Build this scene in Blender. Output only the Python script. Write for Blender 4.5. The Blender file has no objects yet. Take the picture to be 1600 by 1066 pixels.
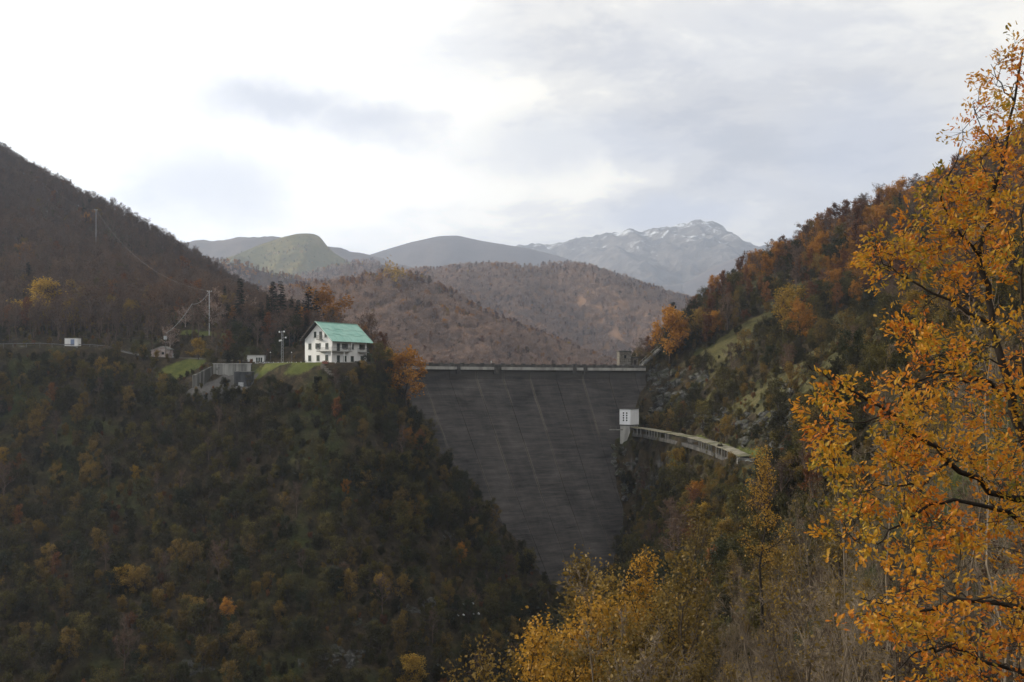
import bpy, math, random
import numpy as np

SC = bpy.context.scene
COL = SC.collection
R = math.radians
F, HZ = 1500.0, 600.0            # focal length and horizon row, in pixels of the 1600 x 1066 photograph

def at(px, py, Y):
    """the point at depth Y that lies on the line of sight through a pixel"""
    return np.array([(px - 800.0) / F * Y, Y, (HZ - py) / F * Y])

# ------------------------------------------------------------------ camera
cam_data = bpy.data.cameras.new('camera')
cam_data.sensor_width = 36.0
cam_data.lens = 36.0 * F / 1600.0
cam_data.shift_y = (HZ - 533.0) / 1600.0
cam_data.clip_start = 0.1
cam_data.clip_end = 30000.0
cam = bpy.data.objects.new('camera', cam_data)
cam.location = (0, 0, 0)
cam.rotation_euler = (R(90), 0, 0)
COL.objects.link(cam)
SC.camera = cam

# ------------------------------------------------------------------ render settings
SC.render.engine = 'CYCLES'
SC.cycles.use_denoising = True
SC.cycles.max_bounces = 6
SC.cycles.diffuse_bounces = 2
SC.cycles.glossy_bounces = 2
SC.cycles.transmission_bounces = 3
SC.cycles.transparent_max_bounces = 6
SC.cycles.volume_bounces = 1
SC.cycles.use_fast_gi = False
SC.cycles.sample_clamp_indirect = 5.0
SC.view_settings.view_transform = 'Standard'
SC.view_settings.look = 'None'
SC.view_settings.exposure = 0.0
SC.view_settings.gamma = 1.0
SC.view_settings.use_curve_mapping = False

# ------------------------------------------------------------------ sun and sky
SUN_AZ, SUN_EL = -76.0, 20.0      # degrees: azimuth from +Y (negative = left), elevation
sd = np.array([math.sin(R(SUN_AZ)) * math.cos(R(SUN_EL)), math.cos(R(SUN_AZ)) * math.cos(R(SUN_EL)), math.sin(R(SUN_EL))])
sun_data = bpy.data.lights.new('sun', 'SUN')
sun_data.energy = 5.0
sun_data.angle = R(6.0)
sun_data.color = (1.0, 0.90, 0.76)
sun = bpy.data.objects.new('sun', sun_data)
from mathutils import Vector
sun.rotation_euler = Vector(tuple(sd)).to_track_quat('Z', 'Y').to_euler()
sun.location = (-200, 100, 300)
COL.objects.link(sun)

world = bpy.data.worlds.new('World')
SC.world = world
world.use_nodes = True

class NT:
    """small helper to write node trees"""
    def __init__(s, tree):
        s.t = tree
        tree.nodes.clear()
    def n(s, kind, ins=None, **props):
        nd = s.t.nodes.new(kind)
        for k, v in props.items():
            setattr(nd, k, v)
        for k, v in (ins or {}).items():
            sock = nd.inputs[k]
            if hasattr(v, 'is_output') and v.is_output:
                s.t.links.new(v, sock)
            else:
                sock.default_value = v
        return nd
    def link(s, a, b):
        s.t.links.new(a, b)
    def math(s, op, a, b=0.0, c=None, clamp=False):
        ins = {0: a, 1: b}
        if c is not None: ins[2] = c
        return s.n('ShaderNodeMath', ins, operation=op, use_clamp=clamp).outputs[0]
    def vmath(s, op, a, b=(0, 0, 0), out=0):
        return s.n('ShaderNodeVectorMath', {0: a, 1: b}, operation=op).outputs[out]
    def noise(s, vec, scale, detail=3.0, rough=0.55, dist=0.0, out='Fac'):
        ins = {'Scale': scale, 'Detail': detail, 'Roughness': rough, 'Distortion': dist}
        if vec is not None: ins['Vector'] = vec
        return s.n('ShaderNodeTexNoise', ins).outputs[out]
    def ramp(s, fac, stops, interp='LINEAR'):
        nd = s.n('ShaderNodeValToRGB', {'Fac': fac})
        cr = nd.color_ramp
        cr.interpolation = interp
        while len(cr.elements) > 1: cr.elements.remove(cr.elements[-1])
        for i, (p, c) in enumerate(stops):
            e = cr.elements[0] if i == 0 else cr.elements.new(p)
            e.position = p
            if not hasattr(c, '__len__'): c = (c, c, c)
            e.color = (c[0], c[1], c[2], 1)
        return nd.outputs[0]
    def mix(s, fac, a, b, blend='MIX'):
        nd = s.n('ShaderNodeMix', data_type='RGBA', blend_type=blend)
        for i, v in ((0, fac), (6, a), (7, b)):
            if hasattr(v, 'is_output') and v.is_output: s.t.links.new(v, nd.inputs[i])
            elif i and len(v) == 3: nd.inputs[i].default_value = (*v, 1)
            else: nd.inputs[i].default_value = v
        return nd.outputs[2]
    def maprange(s, v, a, b, c=0.0, d=1.0, smooth=True):
        nd = s.n('ShaderNodeMapRange', {0: v, 1: a, 2: b, 3: c, 4: d}, interpolation_type='SMOOTHSTEP' if smooth else 'LINEAR', clamp=True)
        return nd.outputs[0]

def build_world():
    w = NT(world.node_tree)
    sky = w.n('ShaderNodeTexSky', sky_type='NISHITA')
    sky.sun_disc = False
    sky.sun_elevation = R(SUN_EL)
    sky.sun_rotation = R(SUN_AZ)
    sky.altitude = 600
    sky.dust_density = 2.0
    bg_sky = w.n('ShaderNodeBackground', {'Color': sky.outputs[0], 'Strength': 0.12})
    d = w.n('ShaderNodeTexCoord').outputs['Generated']
    sep = w.n('ShaderNodeSeparateXYZ', {0: d})
    zc = w.math('MAXIMUM', sep.outputs[2], 0.0)
    # a cloud deck seen in perspective: direction divided by its height
    den = w.math('ADD', zc, 0.22)
    cx = w.math('DIVIDE', sep.outputs[0], den)
    cy = w.math('DIVIDE', sep.outputs[1], den)
    p = w.n('ShaderNodeCombineXYZ', {0: cx, 1: cy, 2: SKY_SEED}).outputs[0]
    n1 = w.noise(p, 1.6, 6.0, 0.55, 0.5)
    n2 = w.noise(p, 4.2, 6.0, 0.62, 0.4)
    v = w.math('ADD', w.math('MULTIPLY', n1, 0.70), w.math('MULTIPLY', n2, 0.30))
    # an overcast deck is brightest low down where it is seen edge-on and thin
    low = w.maprange(zc, 0.06, 0.30, 1.30, 1.0)
    # softly glowing cloud round the hidden sun, brightest in the upper left
    gd = at(150, 130, 1.0); gd = gd / np.linalg.norm(gd)
    dt = w.vmath('DOT_PRODUCT', d, tuple(gd), out=1)
    glow = w.maprange(dt, 0.90, 1.0, 0.0, 1.0)
    col = w.ramp(v, SKY_RAMP, 'EASE')
    lift = w.mix(w.math('MULTIPLY', glow, 0.75), col, (1.40, 1.37, 1.30))
    # thin grey cloud patches hanging below the deck
    dark = None
    for (px, py, rx, ry, amt) in SKY_PATCHES:
        c = at(px, py, 1.0); c = c / np.linalg.norm(c)
        dv = w.vmath('SUBTRACT', d, tuple(c))
        dv = w.vmath('ADD', dv, w.vmath('SCALE', w.vmath('SUBTRACT', w.noise(d, 9.0, 4.0, 0.6, 0.0, 'Color'), (0.5, 0.5, 0.5))))
        s3 = w.n('ShaderNodeVectorMath', {0: dv, 1: (F / rx, F / rx, F / ry)}, operation='MULTIPLY').outputs[0]
        ln = w.vmath('LENGTH', s3, out=1)
        m = w.maprange(ln, 0.15, 1.25, amt, 0.0)
        dark = m if dark is None else w.math('MAXIMUM', dark, m)
    for nd in world.node_tree.nodes:
        if nd.bl_idname == 'ShaderNodeVectorMath' and nd.operation == 'SCALE': nd.inputs['Scale'].default_value = 0.07
    lift = w.mix(dark, lift, (0.60, 0.63, 0.72))
    bg_cloud = w.n('ShaderNodeBackground', {'Color': lift, 'Strength': w.math('MULTIPLY', low, SKY_STRENGTH)})
    gap = w.maprange(v, 0.30, 0.42, 0.80, 0.97)
    m = w.n('ShaderNodeMixShader', {0: gap, 1: bg_sky.outputs[0], 2: bg_cloud.outputs[0]})
    out = w.n('ShaderNodeOutputWorld', {'Surface': m.outputs[0]})
    world.cycles.sampling_method = 'MANUAL'
    world.cycles.sample_map_resolution = 512

SKY_SEED = 3.7
SKY_STRENGTH = 1.12
SKY_RAMP = [(0.36, (0.60, 0.60, 0.63)), (0.44, (0.71, 0.70, 0.70)), (0.51, (0.89, 0.86, 0.81)), (0.60, (1.18, 1.12, 0.98))]
SKY_PATCHES = [(430, 160, 150, 48, 0.80), (560, 190, 140, 42, 0.70), (320, 300, 150, 75, 0.62), (900, 228, 230, 55, 0.6), (1350, 225, 130, 95, 0.65), (1065, 338, 140, 34, 0.8), (1250, 60, 320, 90, 0.40), (700, 80, 200, 50, 0.25), (1200, 290, 150, 40, 0.3)]
build_world()

# ------------------------------------------------------------------ object helpers
def tag(o, label=None, cat=None, group=None, kind=None):
    if label: o['label'] = label
    if cat: o['category'] = cat
    if group: o['group'] = group
    if kind: o['kind'] = kind
    return o

def link(o, parent=None):
    COL.objects.link(o)
    if parent is not None: o.parent = parent
    return o

def mesh_from(name, verts, faces, mats=(), smooth=False, fmat=None, attr=None):
    """verts (n,3); faces: list of index tuples, or an (m,k) array"""
    me = bpy.data.meshes.new(name)
    verts = np.asarray(verts, dtype=np.float32)
    if isinstance(faces, np.ndarray):
        m, k = faces.shape
        me.vertices.add(len(verts)); me.vertices.foreach_set('co', verts.ravel())
        me.loops.add(m * k); me.loops.foreach_set('vertex_index', faces.astype(np.int32).ravel())
        me.polygons.add(m); me.polygons.foreach_set('loop_start', np.arange(0, m * k, k, dtype=np.int32))
        me.update(calc_edges=True)
    else:
        me.from_pydata([tuple(map(float, v)) for v in verts], [], faces)
        me.update()
    for mt in mats: me.materials.append(mt)
    if fmat is not None: me.polygons.foreach_set('material_index', np.asarray(fmat, dtype=np.int32))
    if smooth is not False:
        me.polygons.foreach_set('use_smooth', np.full(len(me.polygons), True) if smooth is True else np.asarray(smooth, dtype=bool))
    if attr is not None:
        a = me.attributes.new('tint', 'FLOAT', 'POINT')
        a.data.foreach_set('value', np.asarray(attr, dtype=np.float32))
    return me

def mobj(name, me, parent=None, loc=None):
    o = bpy.data.objects.new(name, me)
    if loc is not None: o.location = tuple(map(float, loc))
    return link(o, parent)

def empty(name, loc=(0, 0, 0), rz=0.0):
    o = bpy.data.objects.new(name, None)
    o.empty_display_size = 0.3
    o.location = tuple(map(float, loc)); o.rotation_euler = (0, 0, rz)
    return link(o)

class MB:
    """collects boxes, prisms and tubes into one mesh"""
    def __init__(s): s.v = []; s.f = []
    def add(s, v, f):
        b = len(s.v); s.v += [tuple(map(float, q)) for q in v]; s.f += [tuple(b + i for i in q) for q in f]; return s
    def box(s, x0, x1, y0, y1, z0, z1):
        v = [(x, y, z) for z in (z0, z1) for y in (y0, y1) for x in (x0, x1)]
        return s.add(v, [(0, 2, 3, 1), (4, 5, 7, 6), (0, 1, 5, 4), (2, 6, 7, 3), (0, 4, 6, 2), (1, 3, 7, 5)])
    def obox(s, c, u, w, h):
        """box from half vectors u, w, h round centre c"""
        c, u, w, h = (np.asarray(q, float) for q in (c, u, w, h))
        v = [c + a * u + b * w + d * h for d in (-1, 1) for b in (-1, 1) for a in (-1, 1)]
        return s.add(v, [(0, 2, 3, 1), (4, 5, 7, 6), (0, 1, 5, 4), (2, 6, 7, 3), (0, 4, 6, 2), (1, 3, 7, 5)])
    def bar(s, a, b, w, t=None):
        """square bar from a to b"""
        a, b = np.asarray(a, float), np.asarray(b, float); t = t or w
        d = b - a; L = np.linalg.norm(d); d = d / L
        ref = np.array([0, 0, 1.0]) if abs(d[2]) < 0.9 else np.array([1.0, 0, 0])
        x = np.cross(d, ref); x /= np.linalg.norm(x); y = np.cross(x, d)
        return s.obox((a + b) / 2, d * L / 2, x * w / 2, y * t / 2)
    def tube(s, pts, rad, k=8, cap=True):
        v, f = tube_arrays(pts, rad, k)
        b = len(s.v); s.add(v, f)
        n = len(pts)
        if cap:
            s.f.append(tuple(b + i for i in reversed(range(k)))); s.f.append(tuple(b + (n - 1) * k + i for i in range(k)))
        return s
    def prism(s, poly, ext):
        """polygon (list of 3D points) extruded by vector ext"""
        n = len(poly); e = np.asarray(ext, float)
        v = [np.asarray(q, float) for q in poly] + [np.asarray(q, float) + e for q in poly]
        f = [tuple(reversed(range(n))), tuple(range(n, 2 * n))] + [(i, (i + 1) % n, n + (i + 1) % n, n + i) for i in range(n)]
        return s.add(v, f)
    def mesh(s, name, m, smooth=False):
        me = mesh_from(name, s.v, s.f, [m] if m else [], smooth)
        import bmesh
        bm = bmesh.new(); bm.from_mesh(me); bmesh.ops.recalc_face_normals(bm, faces=bm.faces); bm.to_mesh(me); bm.free()
        return me
    def build(s, name, m, parent=None, loc=None, smooth=False):
        return mobj(name, s.mesh(name, m, smooth), parent, loc)

def tube_arrays(pts, rad, k):
    pts = [np.asarray(p, float) for p in pts]
    if not hasattr(rad, '__len__'): rad = [rad] * len(pts)
    v = []; f = []
    x = None
    for i, p in enumerate(pts):
        d = pts[min(i + 1, len(pts) - 1)] - pts[max(i - 1, 0)]
        d = d / (np.linalg.norm(d) + 1e-9)
        if x is None:
            ref = np.array([0, 0, 1.0]) if abs(d[2]) < 0.8 else np.array([1.0, 0, 0])
            x = np.cross(d, ref)
        else:
            x = x - d * np.dot(x, d)
        x = x / (np.linalg.norm(x) + 1e-9); y = np.cross(d, x)
        for j in range(k):
            a = 2 * math.pi * j / k
            v.append(p + rad[i] * (math.cos(a) * x + math.sin(a) * y))
    for i in range(len(pts) - 1):
        for j in range(k):
            j2 = (j + 1) % k
            f.append((i * k + j, i * k + j2, (i + 1) * k + j2, (i + 1) * k + j))
    return v, f

def copy_tree(o, parent=None):
    c = o.copy(); link(c, parent)
    for ch in o.children:
        copy_tree(ch, c)
    return c

# value noise
def _hash(ix, iy, seed):
    h = (ix.astype(np.int64) * 374761393 + iy.astype(np.int64) * 668265263 + seed * 1442695041) & 0x7fffffff
    h = ((h ^ (h >> 13)) * 1274126177) & 0x7fffffff
    return ((h ^ (h >> 16)) & 0xffff) / 65535.0
def vnoise(x, y, seed=0):
    ix, iy = np.floor(x), np.floor(y); fx, fy = x - ix, y - iy
    fx = fx * fx * fx * (fx * (fx * 6 - 15) + 10); fy = fy * fy * fy * (fy * (fy * 6 - 15) + 10)
    a = _hash(ix, iy, seed); b = _hash(ix + 1, iy, seed); c = _hash(ix, iy + 1, seed); d = _hash(ix + 1, iy + 1, seed)
    return (a * (1 - fx) + b * fx) * (1 - fy) + (c * (1 - fx) + d * fx) * fy
def fbm(x, y, seed=0, octs=4, gain=0.5):
    s = np.zeros_like(x); a = 1.0; t = 0
    for o in range(octs):
        s += a * (vnoise(x, y, seed + o * 17) - 0.5) * 2; t += a; a *= gain; x = x * 2.03 + 13.1; y = y * 2.03 + 7.7
    return s / t

# ------------------------------------------------------------------ materials
def material(name, fn, *a, **k):
    m = bpy.data.materials.new(name); m.use_nodes = True
    nt = NT(m.node_tree)
    sh = fn(nt, *a, **k)
    nt.n('ShaderNodeOutputMaterial', {'Surface': sh})
    return m

def principled(nt, col, rough=0.8, spec=0.3, bump=None, metal=0.0, strength=0.4, dist=0.1):
    ins = {'Roughness': rough, 'Specular IOR Level': spec, 'Metallic': metal}
    nd = nt.n('ShaderNodeBsdfPrincipled', ins)
    if hasattr(col, 'is_output'): nt.link(col, nd.inputs['Base Color'])
    else: nd.inputs['Base Color'].default_value = (*col, 1)
    if bump is not None:
        b = nt.n('ShaderNodeBump', {'Height': bump, 'Strength': strength, 'Distance': dist})
        nt.link(b.outputs[0], nd.inputs['Normal'])
    return nd.outputs[0]

def f_plain(nt, c0, c1, scale=1.5, rough=0.8, spec=0.3, metal=0.0, stretch=(1, 1, 1), bump=0.25, detail=5.0):
    """a weathered surface: two tones mixed by noise, finely bumped"""
    p = nt.n('ShaderNodeTexCoord').outputs['Object']
    p = nt.vmath('MULTIPLY', p, stretch)
    n = nt.noise(p, scale, detail, 0.6, 0.3)
    f = nt.maprange(n, 0.35, 0.65)
    return principled(nt, nt.mix(f, c0, c1), rough, spec, n, metal, bump)

def f_terrain(nt):
    g = nt.n('ShaderNodeNewGeometry')
    p = g.outputs['Position']
    n1 = nt.noise(p, 0.035, 4.0, 0.6, 0.4)
    n2 = nt.noise(p, 0.55, 5.0, 0.65, 0.3)
    n3 = nt.noise(p, 0.11, 4.0, 0.6)
    litter = nt.ramp(n2, [(0.3, (0.020, 0.016, 0.010)), (0.5, (0.042, 0.032, 0.018)), (0.7, (0.085, 0.062, 0.034))])
    grass = nt.ramp(n2, [(0.3, (0.028, 0.034, 0.012)), (0.55, (0.055, 0.062, 0.02)), (0.75, (0.10, 0.095, 0.035))])
    base = nt.mix(nt.maprange(nt.math('ADD', n1, nt.math('MULTIPLY', n3, 0.5)), 0.72, 0.95), litter, grass)
    rock = nt.ramp(nt.noise(p, 0.9, 6.0, 0.7, 0.8), [(0.3, (0.06, 0.058, 0.052)), (0.6, (0.17, 0.165, 0.155)), (0.8, (0.27, 0.265, 0.25))])
    nz = nt.n('ShaderNodeSeparateXYZ', {0: g.outputs['Normal']}).outputs[2]
    steep = nt.maprange(nt.math('ADD', nz, nt.math('MULTIPLY', nt.math('SUBTRACT', n3, 0.5), 0.7)), 0.24, 0.46, 1.0, 0.0)
    col = nt.mix(steep, base, rock)
    lawn = nt.n('ShaderNodeAttribute', attribute_name='lawn').outputs['Fac']
    green = nt.ramp(nt.math('ADD', nt.math('MULTIPLY', n2, 0.6), nt.math('MULTIPLY', n3, 0.4)), [(0.3, (0.06, 0.075, 0.018)), (0.5, (0.10, 0.115, 0.03)), (0.62, (0.14, 0.145, 0.04)), (0.75, (0.15, 0.12, 0.055))])
    lf = nt.maprange(nt.math('ADD', lawn, nt.math('MULTIPLY', nt.math('SUBTRACT', n2, 0.5), 0.5)), 0.35, 0.6)
    col = nt.mix(lf, col, green)
    mw = nt.n('ShaderNodeAttribute', attribute_name='meadow').outputs['Fac']
    dry = nt.ramp(nt.math('ADD', nt.math('MULTIPLY', n2, 0.6), nt.math('MULTIPLY', n3, 0.4)), [(0.35, (0.045, 0.042, 0.018)), (0.5, (0.085, 0.078, 0.03)), (0.65, (0.135, 0.115, 0.055))])
    col = nt.mix(nt.maprange(nt.math('ADD', mw, nt.math('MULTIPLY', nt.math('SUBTRACT', n2, 0.5), 0.9)), 0.35, 0.75), col, dry)
    road = nt.n('ShaderNodeAttribute', attribute_name='road').outputs['Fac']
    tar = nt.ramp(n2, [(0.3, (0.10, 0.097, 0.09)), (0.7, (0.17, 0.16, 0.15))])
    col = nt.mix(nt.maprange(road, 0.5, 0.8), col, tar)
    return principled(nt, col, 0.95, 0.1, nt.noise(p, 2.2, 6.0, 0.7), 0, 0.9, 0.5)

MAT = {}
MAT['terrain'] = material('ground_cover', f_terrain)

# ------------------------------------------------------------------ the arch of the dam (needed to fit the ground to it)
DCX, DCY, DR = 88.0, 119.7, 190.0
T_LEFT, T_RIGHT = R(-45.0), R(-13.9)
def dam_r(z):
    z = np.asarray(z, float)
    return DR - np.where(z < 1.5, 0.70 * (1.5 - z), 0.0) - np.where(z < -30, 0.10 * (-30 - z), 0.0)
def dam_pt(t, z, off=0.0):
    """point on the downstream face; off > 0 is outwards into the valley"""
    r = float(dam_r(z)) - off
    return np.array([DCX + r * math.sin(t), DCY + r * math.cos(t), z])
def dam_hit(px, py):
    Ys = np.linspace(180, 330, 1501)
    x, z = (px - 800) / F * Ys, (HZ - py) / F * Ys
    g = np.hypot(x - DCX, Ys - DCY) - dam_r(z)
    i = np.argmax(g > 0)
    return at(px, py, Ys[i])

# ------------------------------------------------------------------ near terrain: a height field through surveyed points
ctrl = []
def P(px, py, Y): ctrl.append(at(px, py, Y))
def W(x, y, z): ctrl.append(np.array([x, y, z], float))
# left bank: road and terrace, then the wooded slope falling into the gorge
for q in [(-120, 552, 250), (0, 549, 255), (100, 547, 264), (180, 552, 268), (240, 561, 266), (300, 560, 268), (400, 568, 262), (480, 569, 252), (520, 570, 250), (560, 571, 258), (600, 590, 262)]: P(*q)
for q in [(-150, 720, 225), (-150, 900, 190), (0, 640, 245), (0, 740, 228), (0, 880, 203), (0, 1090, 168), (120, 640, 246), (200, 740, 230), (200, 880, 205), (200, 1090, 170),
          (300, 640, 243), (400, 640, 239), (400, 740, 226), (400, 880, 205), (400, 1090, 173), (500, 625, 236), (560, 655, 231), (600, 740, 224), (600, 880, 209), (600, 1090, 178), (720, 900, 218), (720, 1090, 183), (800, 960, 212), (830, 1090, 190)]: P(*q)
for (px, py) in [(640, 612), (655, 665), (690, 715), (735, 765), (790, 825), (840, 890), (880, 950)]:
    h = dam_hit(px, py); W(*h); ctrl.append(h + np.array([-14.0, 16.0, 16.0]))
# left hill
for q in [(0, 515, 290), (0, 420, 370), (0, 330, 470), (0, 255, 560), (100, 520, 290), (100, 400, 400), (100, 325, 525), (200, 515, 292), (200, 445, 370), (200, 385, 485), (300, 500, 300), (300, 478, 345), (300, 452, 435),
          (350, 478, 405), (420, 543, 296), (420, 505, 372), (500, 556, 296), (500, 528, 345), (560, 580, 325), (260, 508, 297), (330, 507, 292)]: P(*q)
for q in [(-440, 680, 190), (-300, 680, 115), (-440, 560, 205), (-440, 300, 70), (-440, 100, -10), (-300, 110, -45), (-200, 660, 62), (-120, 600, 30), (-60, 500, -12), (-220, 520, 92), (-160, 440, 40)]: W(*q)
# gorge floor
for q in [(20, 252, -66), (10, 215, -74), (-5, 180, -80), (-30, 130, -86), (-70, 90, -90), (-140, 60, -92), (-280, 40, -95), (-440, 30, -95)]: W(*q)
# lake bed behind the dam
for q in [(-10, 330, -14), (25, 340, -18), (10, 400, -20), (0, 500, -20), (0, 680, -20), (60, 560, -14), (120, 680, 0)]: W(*q)
# right bank: abutment, cliff over the covered canal, hillside up to the ridge
for q in [(1012, 572, 306), (1040, 545, 308), (1080, 500, 322), (1110, 475, 335), (1180, 432, 350), (1300, 385, 362), (1450, 325, 375), (1600, 255, 385), (1750, 190, 400),
          (1022, 610, 300), (1045, 640, 292), (1100, 560, 296), (1100, 620, 276), (1150, 520, 298), (1200, 600, 250), (1200, 520, 285), (1250, 560, 240), (1300, 460, 300), (1300, 560, 205), (1400, 500, 230), (1400, 400, 310), (1550, 420, 260),
          (1000, 660, 287), (1030, 676, 276), (1080, 686, 250), (1120, 697, 222), (1165, 716, 196), (1090, 662, 262), (1140, 668, 236), (1200, 680, 206), (1300, 640, 150), (1400, 620, 125), (1500, 600, 100), (1600, 560, 95)]: P(*q)
for (px, py) in [(1004, 620), (996, 668), (955, 690), (962, 740), (980, 790), (985, 840), (960, 890)]:
    h = dam_hit(px, py); W(*h); ctrl.append(h + np.array([10.0, 12.0, 12.0]))
for q in [(1000, 745, 264), (1020, 800, 240), (1060, 770, 222), (1120, 790, 184), (1160, 810, 160), (1040, 880, 204), (1100, 900, 158)]: P(*q)
for q in [(0, 0, -1.9), (0, -40, 2), (40, -40, 14), (-60, -40, -8), (3, 6, -3.4), (8, 12, -4.8), (14, 14, -2.6), (30, 12, 3), (0, 20, -11), (-15, 10, -11), (10, 34, -15), (0, 45, -26), (26, 40, -9), (45, 45, -1), (25, 70, -20),
          (42, 80, -9), (12, 75, -31), (32, 115, -27), (50, 115, -10), (10, 120, -48), (-15, 70, -52), (-40, 30, -40), (-80, 10, -45), (28, 155, -40), (48, 155, -18), (120, 60, 38), (110, 150, 30), (180, 100, 60), (180, 240, 62),
          (250, 380, 120), (330, 300, 130), (330, 100, 110), (330, -60, 90), (120, -60, 38), (330, 500, 120), (330, 680, 90), (200, 560, 40), (200, 470, 60), (-200, -60, -60), (-440, -60, -60)]: W(*q)
ctrl = np.array(ctrl)

GX0, GX1, GY0, GY1, GS = -440.0, 330.0, -60.0, 680.0, 2.5
gx = np.arange(GX0, GX1 + 0.1, GS); gy = np.arange(GY0, GY1 + 0.1, GS)
def rbf_fit(c):
    n = len(c)
    d = np.hypot(c[:, None, 0] - c[None, :, 0], c[:, None, 1] - c[None, :, 1])
    A = np.zeros((n + 3, n + 3)); A[:n, :n] = d + np.eye(n) * -0.6
    A[:n, n] = 1; A[:n, n + 1:] = c[:, :2] / 100; A[n, :n] = 1; A[n + 1:, :n] = c[:, :2].T / 100
    return np.linalg.solve(A, np.concatenate([c[:, 2], np.zeros(3)]))
def rbf_eval(c, w, x, y):
    out = np.full(x.shape, w[-3]) + w[-2] * x / 100 + w[-1] * y / 100
    for i in range(len(c)): out += w[i] * np.hypot(x - c[i, 0], y - c[i, 1])
    return out
XX, YY = np.meshgrid(gx, gy)
ZZ = rbf_eval(ctrl, rbf_fit(ctrl), XX, YY)
def blur(a, n):
    for _ in range(n):
        b = np.pad(a, 1, mode='edge')
        a = (b[1:-1, 1:-1] * 4 + (b[:-2, 1:-1] + b[2:, 1:-1] + b[1:-1, :-2] + b[1:-1, 2:]) * 2 + b[:-2, :-2] + b[:-2, 2:] + b[2:, :-2] + b[2:, 2:]) / 16
    return a
ZZ = blur(ZZ, 3)
near = np.clip((np.hypot(XX, YY) - 15) / 60, 0, 1)
ZZ += near * (fbm(XX / 32, YY / 32, 3, 4) * 2.4 + (1 - np.abs(fbm(XX / 14, YY / 14, 9, 3)) * 2) * 0.9)

def smooth01(t): t = np.clip(t, 0, 1); return t * t * (3 - 2 * t)
def seg_dist(pts, x, y):
    """distance to a polyline and the interpolated height along it"""
    best = np.full(x.shape, 1e9); h = np.zeros(x.shape)
    for a, b in zip(pts[:-1], pts[1:]):
        ax, ay, az = a; bx, by, bz = b
        L2 = (bx - ax) ** 2 + (by - ay) ** 2
        t = np.clip(((x - ax) * (bx - ax) + (y - ay) * (by - ay)) / L2, 0, 1)
        d = np.hypot(x - ax - t * (bx - ax), y - ay - t * (by - ay))
        k = d < best
        best = np.where(k, d, best); h = np.where(k, az + t * (bz - az), h)
    return best, h
# valley road on the left bank, and the house terrace
ROAD = [at(-200, 541, 246), at(-60, 541, 252), at(40, 541, 258), at(100, 541, 264), at(150, 542, 268), at(190, 549, 270), at(230, 557, 270), at(290, 560, 270), at(350, 563, 268), at(420, 567, 264), at(480, 567, 258)]
ROAD = [tuple(q) for q in ROAD]
d, h = seg_dist(ROAD, XX, YY)
k = smooth01((9 - d) / 5); ZZ = ZZ * (1 - k) + h * k
road_mask = np.clip((3.6 - d) / 1.5 + 0.5, 0, 1)
TERR = [tuple(at(470, 567, 256)), tuple(at(515, 567, 252)), tuple(at(555, 567, 256))]
TERR = [(a, b, 5.55) for a, b, c in TERR]
d2, h2 = seg_dist(TERR, XX, YY)
k = smooth01((13 - d2) / 6); ZZ = ZZ * (1 - k) + h2 * k
# the sunken yard in front of the retaining wall
YARD = [tuple(at(325, 603, 246)), tuple(at(368, 601, 250))]
YZ = -0.6
d3, _ = seg_dist(YARD, XX, YY)
yc = at(347, 602, 248)
k = smooth01((6.5 - d3) / 2.5); ZZ = np.where(YY < 253.5, ZZ * (1 - k) + YZ * k, ZZ)
yard_mask = np.where(YY < 256, np.clip((6.0 - d3) / 1.5 + 0.5, 0, 1), 0)
# green lawns: below the road bridge, beside the shed, on the bank above and by the canal
lawn = np.zeros_like(ZZ)
for (px, py, Y, rx, ry) in [(440, 582, 251, 9, 4), (408, 582, 251, 5, 4), (480, 582, 246, 7, 3), (275, 570, 259, 6, 5), (300, 568, 262, 5, 4), (345, 513, 286, 7, 3.5), (300, 516, 286, 5, 2.5)]:
    c = at(px, py, Y); lawn = np.maximum(lawn, np.clip(1.3 - np.hypot((XX - c[0]) / rx, (YY - c[1]) / ry), 0, 1))
CANAL = [tuple(q) for q in (at(985, 669, 286), at(1010, 672, 276), at(1045, 678, 258), at(1080, 685, 238), at(1115, 695, 216), at(1140, 704, 202), at(1166, 716, 190))]
dc, hc = seg_dist(CANAL, XX, YY)
# a ledge for the canal: level beside it on the hill side
side = (XX - np.interp(YY, [q[1] for q in CANAL[::-1]], [q[0] for q in CANAL[::-1]]))
k = smooth01((7 - dc) / 3) * (side > -1.5) ; ZZ = ZZ * (1 - k) + (hc - 0.5) * k
k = smooth01((8 - dc) / 3) * (side <= -1.5); ZZ = ZZ * (1 - k) + np.minimum(ZZ, hc - 1.7 + (side + 1.5) * 0.5) * k
ok = (YY > 188) & (YY < 287)
lawn = np.where(ok & (side > 1.0), np.maximum(lawn, np.clip(1.3 - np.abs(side - 2.8) / 2.2, 0, 1)), lawn)
# pale grassy ledges on the right hillside
mead = smooth01((fbm(XX / 13, YY / 9, 61, 4) - 0.06) / 0.2) * (XX > 45) * (YY > 150) * (YY < 345) * (ZZ > -8) * (ZZ < 46)
# keep the ground clear of the dam face between the abutments
th = np.arctan2(XX - DCX, YY - DCY); rr = np.hypot(XX - DCX, YY - DCY)

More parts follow.
